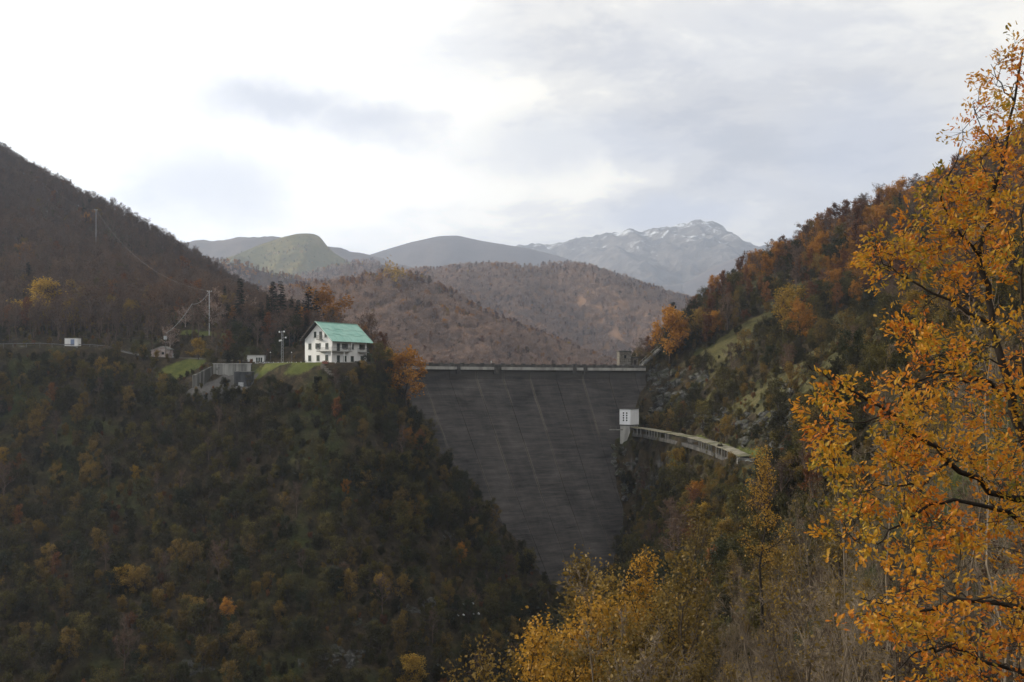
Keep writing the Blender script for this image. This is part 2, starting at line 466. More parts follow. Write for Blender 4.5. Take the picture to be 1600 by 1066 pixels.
def ground_z(x, y):
    x = np.atleast_1d(np.asarray(x, float)); y = np.atleast_1d(np.asarray(y, float))
    fx = np.clip((x - GX0) / GS, 0, len(gx) - 1.001); fy = np.clip((y - GY0) / GS, 0, len(gy) - 1.001)
    ix, iy = fx.astype(int), fy.astype(int); fx -= ix; fy -= iy
    return (ZZ[iy, ix] * (1 - fx) + ZZ[iy, ix + 1] * fx) * (1 - fy) + (ZZ[iy + 1, ix] * (1 - fx) + ZZ[iy + 1, ix + 1] * fx) * fy
def gz(x, y): return float(ground_z(x, y)[0])
def on_ground(px, py, Y0=20, Y1=660):
    """first point where the line of sight through a pixel meets the near terrain"""
    Ys = np.arange(Y0, Y1, 0.5); x, z = (px - 800) / F * Ys, (HZ - py) / F * Ys
    g = ground_z(x, Ys) > z
    i = int(np.argmax(g)) if g.any() else len(Ys) - 1
    return at(px, py, Ys[i])
def slope_deg(x, y, e=2.5):
    return np.degrees(np.arctan(np.hypot(ground_z(x + e, y) - ground_z(x - e, y), ground_z(x, y + e) - ground_z(x, y - e)) / (2 * e)))
def hidden_by(x, y, z):
    """how far (m) a point lies below the near terrain's horizon, seen from the camera; negative = in clear view"""
    x, y, z = (np.asarray(q, float) for q in (x, y, z))
    worst = np.full(x.shape, -1e9)
    for t in np.linspace(0.03, 0.985, 150):
        worst = np.maximum(worst, (ground_z(x * t, y * t) - z * t) / t)
    return worst

def grid_mesh(name, X, Y, Z, m, attrs=None):
    ny, nx = X.shape
    v = np.stack([X, Y, Z], -1).reshape(-1, 3)
    i = np.arange(ny * nx).reshape(ny, nx)
    f = np.stack([i[:-1, :-1], i[:-1, 1:], i[1:, 1:], i[1:, :-1]], -1).reshape(-1, 4)
    me = mesh_from(name, v, f, [m], True)
    for k, a in (attrs or {}).items():
        at_ = me.attributes.new(k, 'FLOAT', 'POINT'); at_.data.foreach_set('value', a.astype(np.float32).ravel())
    return me
tag(mobj('terrain', grid_mesh('terrain', XX, YY, ZZ, MAT['terrain'], {'lawn': lawn, 'meadow': mead, 'road': np.maximum(road_mask, yard_mask)})), 'steep wooded gorge sides of leaf litter, grass and rock', kind='structure')

# ------------------------------------------------------------------ far country
def f_wood(nt, cols, scale, green=None):
    p = nt.n('ShaderNodeNewGeometry').outputs['Position']
    n1 = nt.noise(p, scale, 5.0, 0.62, 0.5); n2 = nt.noise(p, scale * 9, 5.0, 0.7)
    v = nt.math('ADD', nt.math('MULTIPLY', n1, 0.6), nt.math('MULTIPLY', n2, 0.4))
    col = nt.ramp(v, [(0.32, cols[0]), (0.5, cols[1]), (0.66, cols[2])])
    return principled(nt, col, 0.95, 0.05, n2, 0, 1.0, 0.6 / scale * 0.02)
def f_mountain(nt):
    g = nt.n('ShaderNodeNewGeometry'); p = g.outputs['Position']
    n1 = nt.noise(p, 0.0022, 6.0, 0.65, 0.8); n2 = nt.noise(p, 0.012, 6.0, 0.7, 0.6)
    n3 = nt.noise(nt.vmath('MULTIPLY', p, (1, 1, 0.25)), 0.006, 6.0, 0.7, 1.2)
    rock = nt.ramp(n2, [(0.3, (0.07, 0.065, 0.06)), (0.5, (0.14, 0.125, 0.11)), (0.7, (0.24, 0.21, 0.18))])
    wood = nt.ramp(n2, [(0.3, (0.05, 0.04, 0.03)), (0.7, (0.11, 0.075, 0.05))])
    z = nt.n('ShaderNodeSeparateXYZ', {0: p}).outputs[2]
    zz = nt.math('ADD', z, nt.math('MULTIPLY', nt.math('SUBTRACT', n1, 0.5), 700.0))
    col = nt.mix(nt.maprange(zz, 480, 640), wood, rock)
    zs = nt.math('ADD', z, nt.math('MULTIPLY', nt.math('SUBTRACT', n3, 0.5), 1300.0))
    nz = nt.n('ShaderNodeSeparateXYZ', {0: g.outputs['Normal']}).outputs[2]
    snow = nt.math('MULTIPLY', nt.maprange(zs, 870, 1040), nt.maprange(n2, 0.48, 0.60))
    col = nt.mix(snow, col, (0.80, 0.82, 0.85))
    return principled(nt, col, 0.9, 0.1, n2, 0, 1.0, 25.0)

def hill(name, label, ridge, Y0, front, back, m, base=-40.0, amp=0.12, wave=160.0, seed=1, nx=160, ny=90, p_front=1.25, ridge_rough=0.0, pad=None):
    """a hill whose crest runs through the given pixels at depth Y0, falling towards and away from the viewer in spurs and gullies"""
    rx = np.array([(q[0] - 800) / F * Y0 for q in ridge]); rz = np.array([(HZ - q[1]) / F * Y0 for q in ridge])
    w = rx[-1] - rx[0]
    x = np.linspace(rx[0], rx[-1], nx); t = np.concatenate([np.linspace(-1, 0, int(ny * 0.72), endpoint=False), np.linspace(0, 1, ny - int(ny * 0.72))])
    X, T = np.meshgrid(x, t)
    Yw = Y0 + np.where(T < 0, T * front, T * back)
    zr = np.interp(X, rx, rz)
    k = np.ones(9) / 9.0
    pad = pad or max(3, nx // 60)
    kk = np.hanning(2 * pad + 3)[1:-1]; kk /= kk.sum()
    z1 = np.convolve(np.pad(np.interp(x, rx, rz), pad, mode='edge'), kk, 'valid')
    zr = np.tile(z1, (len(t), 1))
    a = np.abs(T)
    prof = np.where(T < 0, (1 - a) ** p_front * (1 + 0.25 * a * (1 - a)), (1 - a) ** 1.3)
    spur = 1 - np.abs(fbm(X / wave + T * 0.6 + seed, T * 1.1 + seed * 3.1, seed, 4, 0.5)) * 2.2
    rough = fbm(X / (wave * 0.22), Yw / (wave * 0.22), seed + 5, 4)
    env = np.sin(np.clip(a, 0, 1) * math.pi) ** 0.8
    Hh = (rz.max() - base)
    Z = base + (zr - base) * prof + env * Hh * amp * (spur - 0.45) + env * Hh * amp * 0.22 * rough
    if ridge_rough: Z += ridge_rough * fbm(X / (wave * 0.12), Yw / (wave * 0.12), seed + 8, 4) * (1 - a)
    o = mobj(name, grid_mesh(name, X, Yw, Z, m))
    tag(o, label, kind='structure')
    return dict(X=X, Y=Yw, Z=Z, o=o)

MAT['wood_near'] = material('bare_beech_wood_floor', f_wood, [(0.12, 0.08, 0.058), (0.19, 0.12, 0.078), (0.27, 0.16, 0.09)], 0.012)
MAT['wood_mid'] = material('autumn_wood_mid', f_wood, [(0.05, 0.036, 0.028), (0.085, 0.056, 0.038), (0.13, 0.075, 0.04)], 0.008)
MAT['wood_green'] = material('grassy_dome_cover', f_wood, [(0.07, 0.075, 0.028), (0.12, 0.11, 0.04), (0.21, 0.165, 0.06)], 0.006)
MAT['wood_far'] = material('distant_wood', f_wood, [(0.07, 0.06, 0.056), (0.105, 0.085, 0.074), (0.15, 0.115, 0.092)], 0.003)
MAT['mountain'] = material('mountain_rock', f_mountain)
HILL = {}
HILL['A'] = hill('wooded_hill', 'near brown wooded hill behind the white house, its crest touched with orange', [(230, 500), (330, 470), (420, 458), (480, 452), (540, 443), (590, 433), (625, 430), (660, 440), (700, 460), (760, 493), (820, 519), (880, 541), (930, 562), (1000, 588), (1060, 612)], 900, 330, 400, MAT['wood_near'], -40, 0.10, 130, 2, 200, 100, 1.1)
HILL['A2'] = hill('wooded_hill', 'low hazy orange foothill under the green dome', [(180, 400), (250, 402), (345, 411), (390, 418), (430, 430), (470, 441), (520, 446), (600, 450), (700, 470)], 1500, 420, 500, MAT['wood_mid'], -60, 0.14, 170, 5, 150, 80)
HILL['A3'] = hill('wooded_hill', 'small grey green saddle hill between green dome and blue ridge', [(430, 440), (500, 425), (540, 413), (570, 410), (600, 414), (640, 424), (700, 440), (800, 460)], 2100, 500, 500, MAT['wood_mid'], -60, 0.10, 220, 6, 120, 70)
HILL['B'] = hill('wooded_hill', 'broad brown wooded hill in the middle distance with sunlit spurs', [(520, 470), (600, 440), (650, 425), (700, 421), (730, 417), (770, 416), (830, 418), (880, 415), (910, 417), (950, 428), (1000, 444), (1050, 461), (1090, 474), (1150, 503), (1220, 540)], 1650, 640, 600, MAT['wood_near'], -60, 0.17, 210, 11, 220, 120, 1.15)
HILL['C'] = hill('grassy_dome', 'green and yellow domed hill with a steep right side', [(180, 440), (260, 425), (330, 410), (370, 398), (400, 385), (440, 371), (465, 365), (488, 365), (500, 369), (508, 381), (520, 394), (545, 409), (600, 432), (680, 465)], 2700, 700, 700, MAT['wood_green'], -100, 0.13, 200, 4, 260, 120, 1.0)
HILL['D'] = hill('far_ridge', 'distant hazy ridge with a jagged treeline on the left', [(60, 420), (180, 395), (285, 378), (330, 375), (400, 370), (430, 369), (480, 380), (600, 402), (700, 440)], 3700, 900, 900, MAT['wood_far'], -100, 0.10, 400, 7, 200, 70, 1.0, 9.0)
HILL['E'] = hill('far_ridge', 'smooth blue ridge left of the snowy mountain', [(420, 450), (500, 424), (560, 404), (600, 391), (640, 379), (685, 369), (715, 368), (745, 375), (780, 381), (830, 389), (880, 402), (930, 423), (1000, 450)], 4600, 1300, 1000, MAT['wood_far'], -100, 0.08, 600, 8, 180, 70, 1.0)
HILL['G'] = hill('far_ridge', 'dark blue shoulder in front of the mountain on the right', [(1000, 480), (1060, 448), (1110, 420), (1150, 402), (1190, 394), (1230, 398), (1300, 410), (1400, 420)], 5000, 1000, 800, MAT['wood_far'], -100, 0.08, 500, 9, 120, 60, 1.0)
HILL['F'] = hill('mountain', 'snow dusted grey mountain with its summit in cloud', [(640, 410), (720, 391), (790, 383), (850, 382), (900, 374), (940, 368), (985, 360), (1000, 364), (1030, 358), (1060, 352), (1085, 347), (1110, 347), (1125, 354), (1132, 371), (1160, 380), (1190, 386), (1210, 381), (1240, 374), (1300, 378), (1400, 390)], 6200, 2300, 1200, MAT['mountain'], -120, 0.16, 700, 13, 420, 200, 1.0, 34.0, 2)

def f_earth(nt): return f_wood(nt, [(0.04, 0.035, 0.025), (0.06, 0.05, 0.03), (0.08, 0.065, 0.04)], 0.004)
MAT['earth'] = material('valley_earth', f_earth)
tag(MB().add([(-12000, -3000, -125), (12000, -3000, -125), (12000, 16000, -125), (-12000, 16000, -125)], [(0, 1, 2, 3)]).build('ground', MAT['earth']), 'wide valley ground reaching the horizon', kind='structure')
def f_water(nt):
    p = nt.n('ShaderNodeNewGeometry').outputs['Position']
    return principled(nt, (0.02, 0.035, 0.035), 0.06, 0.5, nt.noise(p, 0.8, 3.0, 0.5), 0, 0.15, 0.1)
MAT['water'] = material('lake_water', f_water)
arc = [tuple(np.array([DCX + (DR + 4.5) * math.sin(t), DCY + (DR + 4.5) * math.cos(t), 0.5])) for t in np.linspace(R(-38), R(-13), 20)]
lake = [(-150, 420, 0.5)] + arc + [(160, 420, 0.5), (260, 900, 0.5), (-260, 900, 0.5)]
tag(MB().add(lake, [tuple(range(len(lake)))]).build('lake', MAT['water']), 'reservoir water held behind the dam', kind='structure')

# the air: one even haze round the whole place
def haze():
    m = bpy.data.materials.new('haze_air'); m.use_nodes = True
    nt = NT(m.node_tree)
    v = nt.n('ShaderNodeVolumePrincipled', {'Color': (0.69, 0.80, 0.99, 1), 'Density': HAZE_DENSITY, 'Anisotropy': 0.5})
    nt.n('ShaderNodeOutputMaterial', {'Volume': v.outputs[0]})
    top = max(float(h['Z'].max()) for h in HILL.values()) + 8
    tag(MB().box(-12100, 12100, -3100, 16100, -126, top).build('haze', m), 'thin blue autumn haze filling the valley', kind='stuff')
HAZE_DENSITY = 1.5e-4
haze()

# ------------------------------------------------------------------ dam
def f_damface(nt):
    p = nt.n('ShaderNodeTexCoord').outputs['Object']
    s = nt.n('ShaderNodeSeparateXYZ', {0: p})
    ang = nt.math('ARCTAN2', nt.math('SUBTRACT', s.outputs[0], DCX), nt.math('SUBTRACT', s.outputs[1], DCY))
    arc = nt.math('MULTIPLY', ang, DR)
    z = s.outputs[2]
    uv = nt.n('ShaderNodeCombineXYZ', {0: arc, 1: z, 2: 0.0}).outputs[0]
    # casting lifts: long level bands, uneven along their length
    lifts = nt.noise(nt.vmath('MULTIPLY', uv, (0.10, 0.9, 1)), 1.0, 5.0, 0.7, 0.3)
    lift2 = nt.noise(nt.vmath('MULTIPLY', uv, (0.16, 2.6, 1)), 1.0, 3.0, 0.6, 0.1)
    mott = nt.noise(uv, 0.09, 5.0, 0.65, 0.6)
    v = nt.math('ADD', nt.math('MULTIPLY', lifts, 0.40), nt.math('ADD', nt.math('MULTIPLY', mott, 0.4), nt.math('MULTIPLY', lift2, 0.2)))
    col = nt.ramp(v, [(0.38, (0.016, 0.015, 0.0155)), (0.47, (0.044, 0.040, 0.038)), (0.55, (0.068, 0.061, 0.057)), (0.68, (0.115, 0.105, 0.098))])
    # lime run down from the joints
    fr = nt.math('FRACT', nt.math('ADD', nt.math('DIVIDE', arc, JOINT), 200.0))
    wob = nt.math('MULTIPLY', nt.math('SUBTRACT', nt.noise(nt.vmath('MULTIPLY', uv, (0.1, 0.25, 1)), 1.0, 3.0), 0.5), 0.08)
    dist = nt.math('ABSOLUTE', nt.math('SUBTRACT', nt.math('ADD', fr, wob), 0.5))
    st = nt.maprange(dist, 0.0, 0.075, 1.0, 0.0)
    which = nt.maprange(nt.noise(nt.n('ShaderNodeCombineXYZ', {0: arc, 1: nt.math('MULTIPLY', z, 0.25), 2: 4.0}).outputs[0], 0.11, 3.0, 0.7), 0.45, 0.64)
    st = nt.math('MULTIPLY', nt.math('MULTIPLY', st, which), nt.maprange(z, -48, -4, 0.16, 0.5))
    col = nt.mix(st, col, (0.21, 0.185, 0.15))
    # fine dribbles
    drib = nt.noise(nt.vmath('MULTIPLY', uv, (1.7, 0.05, 1)), 1.0, 4.0, 0.6)
    col = nt.mix(nt.math('MULTIPLY', nt.maprange(drib, 0.55, 0.75), 0.14), col, (0.17, 0.155, 0.13))
    col = nt.mix(nt.math('MULTIPLY', nt.maprange(drib, 0.45, 0.3), nt.math('MULTIPLY', nt.maprange(z, -14, 2), 0.5)), col, (0.014, 0.014, 0.014))
    # cleaner concrete right under the crest
    top = nt.maprange(nt.math('ADD', z, nt.math('MULTIPLY', nt.math('SUBTRACT', mott, 0.5), 3.0)), 1.0, 3.0)
    col = nt.mix(nt.math('MULTIPLY', top, 0.65), col, (0.10, 0.094, 0.085))
    return principled(nt, col, 0.88, 0.2, v, 0, 0.7, 0.25)

JOINT = 9.0
MAT['dam'] = material('stained_dam_concrete', f_damface)
MAT['pale_concrete'] = material('pale_concrete', f_plain, (0.30, 0.29, 0.27), (0.46, 0.45, 0.42), 0.7, 0.85, 0.2, 0.0, (1, 1, 0.25))
MAT['dark_concrete'] = material('dark_concrete', f_plain, (0.05, 0.048, 0.045), (0.11, 0.105, 0.095), 0.8, 0.9, 0.2, 0.0, (1, 1, 0.4))
MAT['grey_concrete'] = material('grey_concrete', f_plain, (0.11, 0.11, 0.10), (0.25, 0.245, 0.225), 0.55, 0.9, 0.2, 0.0, (1, 1, 0.18))
MAT['stone'] = material('rough_stone', f_plain, (0.08, 0.07, 0.055), (0.20, 0.18, 0.15), 2.2, 0.9, 0.2)
MAT['white_paint'] = material('white_painted_render', f_plain, (0.66, 0.66, 0.65), (0.78, 0.78, 0.76), 0.6, 0.75, 0.25)
MAT['dark_metal'] = material('dark_metal', f_plain, (0.03, 0.03, 0.03), (0.06, 0.058, 0.055), 3.0, 0.5, 0.4, 0.6)
MAT['galvanised'] = material('galvanised_metal', f_plain, (0.34, 0.35, 0.36), (0.48, 0.49, 0.50), 3.0, 0.5, 0.4, 0.4)
MAT['grey_metal'] = material('weathered_grey_metal', f_plain, (0.12, 0.12, 0.12), (0.20, 0.20, 0.20), 3.0, 0.55, 0.4, 0.5)

MAT['fascia'] = material('weathered_fascia_concrete', f_plain, (0.26, 0.25, 0.23), (0.42, 0.41, 0.38), 0.5, 0.9, 0.2, 0.0, (1, 1, 0.3))
dam = empty('dam', (0, 0, 0))
tag(dam, 'dark curved concrete dam with a pale crest band closing the gorge', 'dam')
ZROWS = [4.0, 3.0, 1.5, 0, -2, -5, -9, -14, -20, -26, -30, -36, -44, -54, -66, -80, -92]
a0, a1 = T_LEFT * DR, T_RIGHT * DR
edges = [a0]
x = (math.floor(a0 / JOINT - 0.5) + 1.5) * JOINT
while x < a1 - 1.0:
    if x > a0 + 1: edges.append(x)
    x += JOINT
edges.append(a1)
rnd = random.Random(4)
for a, b in zip(edges[:-1], edges[1:]):
    # one cast block between two joints: a curved slab with a narrow open joint each side
    n = 6; proud = rnd.uniform(0.0, 0.10)
    v = []; f = []
    for depth in (proud, -5.0):
        for z in ZROWS:
            for i in range(n + 1):
                t = (a + 0.07 + (b - a - 0.14) * i / n) / DR
                v.append(dam_pt(t, z, depth))
    m = n + 1; L = len(ZROWS)
    for j in range(L - 1):
        for i in range(n): f.append((j * m + i, (j + 1) * m + i, (j + 1) * m + i + 1, j * m + i + 1))
    o = L * m
    for j in range(L - 1):
        f.append((j * m, o + j * m, o + (j + 1) * m, (j + 1) * m))
        f.append((j * m + n, (j + 1) * m + n, o + (j + 1) * m + n, o + j * m + n))
    for i in range(n): f.append((i, i + 1, o + i + 1, o + i))
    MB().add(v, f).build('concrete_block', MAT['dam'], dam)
# body behind the blocks (closes the joints) and the crest road deck
def arc_slab(t0, t1, r0, r1, z0, z1, n=40):
    m = MB(); v = []; f = []
    for i in range(n + 1):
        t = t0 + (t1 - t0) * i / n
        for r, z in ((r0, z0), (r1, z0), (r1, z1), (r0, z1)): v.append((DCX + r * math.sin(t), DCY + r * math.cos(t), z))
    for i in range(n):
        for j in range(4): f.append((4 * i + j, 4 * i + (j + 1) % 4, 4 * i + 4 + (j + 1) % 4, 4 * i + 4 + j))
    f += [(0, 1, 2, 3), tuple(4 * n + q for q in (3, 2, 1, 0))]
    return m.add(v, f)
v = []; f = []
n = 40
for i in range(n + 1):
    t = T_LEFT + (T_RIGHT - T_LEFT) * i / n
    for z in (4.0, 1.5, -30, -92): v.append(dam_pt(t, z, -0.35))
    for z in (-92, 4.0): v.append(np.array([DCX + (DR + 4.4) * math.sin(t), DCY + (DR + 4.4) * math.cos(t), z]))
for i in range(n):
    for j in range(6): f.append((6 * i + j, 6 * i + (j + 1) % 6, 6 * i + 6 + (j + 1) % 6, 6 * i + 6 + j))
MB().add(v, f).build('core', MAT['dark_concrete'], dam)
TL, TR = R(-43.5), T_RIGHT
arc_slab(TL, TR, DR - 0.35, DR + 5.0, 4.003, 5.05, 60).build('deck', MAT['dark_concrete'], dam)
# pale fascia beams on the valley side with dark gaps at the outlets
band = [(-43.4, -33.35), (-32.9, -29.55), (-28.75, -21.5), (-21.05, -20.4), (-19.95, -14.0)]
for (d0, d1) in band:
    k = max(1, int(round((d1 - d0) / 1.75)))
    for i in range(k):
        e0 = d0 + (d1 - d0) * i / k; e1 = d0 + (d1 - d0) * (i + 1) / k
        arc_slab(R(e0 + 0.008), R(e1 - 0.008), DR - 0.95 - rnd.uniform(0, 0.05), DR - 0.36, 4.15, 5.0, 4).build('fascia_beam', MAT['fascia'], dam)
# outlet boxes in the gaps
for (d0, d1) in [(-33.3, -32.95), (-29.5, -28.8), (-21.45, -21.1), (-20.35, -20.0)]:
    arc_slab(R(d0), R(d1), DR - 0.6, DR - 0.1, 3.0, 4.9, 3).build('outlet_pier', MAT['dark_concrete'], dam)
# parapet wall, coping and its square piers
arc_slab(TL, TR, DR - 0.34, DR + 0.05, 5.053, 5.62, 60).build('parapet', MAT['dark_concrete'], dam)
arc_slab(TL, TR, DR + 4.5, DR + 4.9, 5.053, 5.9, 60).build('upstream_parapet', MAT['dark_concrete'], dam)
t = TL + R(0.4)
while t < TR - R(0.2):
    w = R(0.17)
    arc_slab(t - w, t + w, DR - 0.42, DR + 0.12, 5.63, 6.12, 2).build('parapet_pier', MAT['dark_concrete'], dam)
    t += R(1.04)
rm = MB()
for zz in (5.8, 6.0):
    rm.tube([(DCX + (DR - 0.15) * math.sin(t), DCY + (DR - 0.15) * math.cos(t), zz) for t in np.linspace(TL, TR, 60)], 0.03, 5)
rm.build('handrail', MAT['dark_metal'], dam)
# white marker posts on the crest
for px in (661, 769):
    tt = min(np.linspace(TL, TR, 600), key=lambda t: abs(800 + F * (DCX + DR * math.sin(t)) / (DCY + DR * math.cos(t)) - px))
    c = np.array([DCX + (DR + 0.6) * math.sin(tt), DCY + (DR + 0.6) * math.cos(tt), 5.05])
    po = empty('marker_post', c)
    MB().tube([(0, 0, 0), (0, 0, 1.5)], 0.09, 8).build('post', MAT['white_paint'], po)
    MB().box(-0.14, 0.14, -0.05, 0.05, 1.503, 1.8).build('plate', MAT['white_paint'], po)
    tag(po, 'short white marker post on the dam crest, ' + ('near the left end' if px < 700 else 'nearer the middle'), 'post', 'white posts on the crest')

# ------------------------------------------------------------------ foliage materials
def f_leaf(nt, stops, trans=0.35, clump=0.05, wobj=0.5, wtint=0.3, rough=0.7):
    """leaf colour drawn from a ramp by the plant, the single leaf and where on the hillside it stands"""
    rnd_ = nt.n('ShaderNodeObjectInfo').outputs['Random']
    tint = nt.n('ShaderNodeAttribute', attribute_name='tint').outputs['Fac']
    p = nt.n('ShaderNodeNewGeometry').outputs['Position']
    n = nt.maprange(nt.noise(p, clump, 2.0, 0.6), 0.3, 0.7, 0.0, 1.0, False)
    v = nt.math('ADD', nt.math('MULTIPLY', rnd_, wobj), nt.math('ADD', nt.math('MULTIPLY', tint, wtint), nt.math('MULTIPLY', n, 1.0 - wobj - wtint)))
    col = nt.ramp(v, stops)
    d = nt.n('ShaderNodeBsdfDiffuse', {'Color': col})
    t = nt.n('ShaderNodeBsdfTranslucent', {'Color': col})
    m = nt.n('ShaderNodeMixShader', {0: trans, 1: d.outputs[0], 2: t.outputs[0]})
    g = nt.n('ShaderNodeBsdfGlossy', {'Color': (0.5, 0.5, 0.5, 1), 'Roughness': 0.45})
    m2 = nt.n('ShaderNodeMixShader', {0: 0.03, 1: m.outputs[0], 2: g.outputs[0]})
    return m2.outputs[0]
def f_bark(nt, c0, c1):
    rnd_ = nt.n('ShaderNodeObjectInfo').outputs['Random']
    p = nt.n('ShaderNodeTexCoord').outputs['Object']
    n = nt.noise(nt.vmath('MULTIPLY', p, (1, 1, 0.3)), 6.0, 4.0, 0.6)
    f = nt.math('ADD', nt.math('MULTIPLY', rnd_, 0.6), nt.math('MULTIPLY', nt.maprange(n, 0.35, 0.65), 0.4))
    return principled(nt, nt.mix(f, c0, c1), 0.9, 0.15, n, 0, 0.6, 0.02)

MAT['bark'] = material('brown_bark', f_bark, (0.035, 0.027, 0.020), (0.085, 0.068, 0.055))
MAT['bark_grey'] = material('grey_bark', f_bark, (0.085, 0.075, 0.062), (0.17, 0.15, 0.125))
MAT['bark_dark'] = material('dark_oak_bark', f_bark, (0.018, 0.014, 0.011), (0.04, 0.032, 0.024))
MAT['twig'] = material('beech_twigs', f_bark, (0.082, 0.058, 0.045), (0.165, 0.118, 0.092))
MAT['bark_shrub'] = material('shrub_bark', f_bark, (0.07, 0.054, 0.040), (0.25, 0.20, 0.145))
MAT['silver'] = material('haze_lightened_bark', f_bark, (0.34, 0.28, 0.255), (0.52, 0.43, 0.39))  # haze and brightness of the far hills put into the bark colour
L = {}
L['olive'] = material('olive_leaves', f_leaf, [(0.1, (0.014, 0.0135, 0.003)), (0.4, (0.036, 0.033, 0.008)), (0.62, (0.088, 0.076, 0.017)), (0.88, (0.19, 0.148, 0.03))], 0.3)
L['green'] = material('dark_green_leaves', f_leaf, [(0.1, (0.012, 0.016, 0.006)), (0.5, (0.028, 0.034, 0.010)), (0.9, (0.055, 0.056, 0.016))], 0.25)
L['brown'] = material('brown_leaves', f_leaf, [(0.1, (0.065, 0.042, 0.030)), (0.5, (0.105, 0.066, 0.044)), (0.9, (0.165, 0.092, 0.05))], 0.3)
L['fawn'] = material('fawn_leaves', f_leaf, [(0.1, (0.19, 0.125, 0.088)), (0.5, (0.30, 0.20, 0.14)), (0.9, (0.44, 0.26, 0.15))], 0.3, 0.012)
L['gold'] = material('old_gold_leaves', f_leaf, [(0.1, (0.17, 0.105, 0.018)), (0.5, (0.36, 0.205, 0.028)), (0.9, (0.54, 0.28, 0.03))], 0.4)
L['russet'] = material('russet_leaves', f_leaf, [(0.1, (0.07, 0.030, 0.014)), (0.45, (0.15, 0.060, 0.022)), (0.7, (0.23, 0.095, 0.028)), (0.95, (0.28, 0.14, 0.04))], 0.35)
L['ochre'] = material('ochre_leaves', f_leaf, [(0.1, (0.095, 0.068, 0.018)), (0.5, (0.19, 0.125, 0.028)), (0.9, (0.30, 0.19, 0.035))], 0.4)
L['orange'] = material('orange_leaves', f_leaf, [(0.1, (0.22, 0.095, 0.015)), (0.5, (0.40, 0.18, 0.022)), (0.9, (0.52, 0.26, 0.034))], 0.4)
L['yellow'] = material('yellow_leaves', f_leaf, [(0.1, (0.22, 0.14, 0.02)), (0.5, (0.38, 0.24, 0.03)), (0.9, (0.50, 0.32, 0.05))], 0.4)
L['conifer'] = material('conifer_needles', f_leaf, [(0.1, (0.007, 0.012, 0.008)), (0.5, (0.014, 0.024, 0.014)), (0.9, (0.026, 0.038, 0.020))], 0.1)

# ------------------------------------------------------------------ tree builder
class Wood:
    def __init__(s): s.v = []; s.f = []
    def tube(s, pts, rad, k):
        v, f = tube_arrays(pts, rad, k)
        b = len(s.v); s.v += v; s.f += [tuple(b + i for i in q) for q in f]
    def twig(s, a, b, w):
        """three-sided pointed twig"""
        d = b - a; ref = np.array([0.3, 0.2, 1.0]); x = np.cross(d, ref); x /= np.linalg.norm(x) + 1e-9
        y = np.cross(d, x); y /= np.linalg.norm(y) + 1e-9
        o = len(s.v)
        s.v += [a + x * w, a - 0.5 * x * w + 0.87 * y * w, a - 0.5 * x * w - 0.87 * y * w, b]
        s.f += [(o, o + 1, o + 3), (o + 1, o + 2, o + 3), (o + 2, o, o + 3)]

def unit(v): return v / (np.linalg.norm(v) + 1e-9)

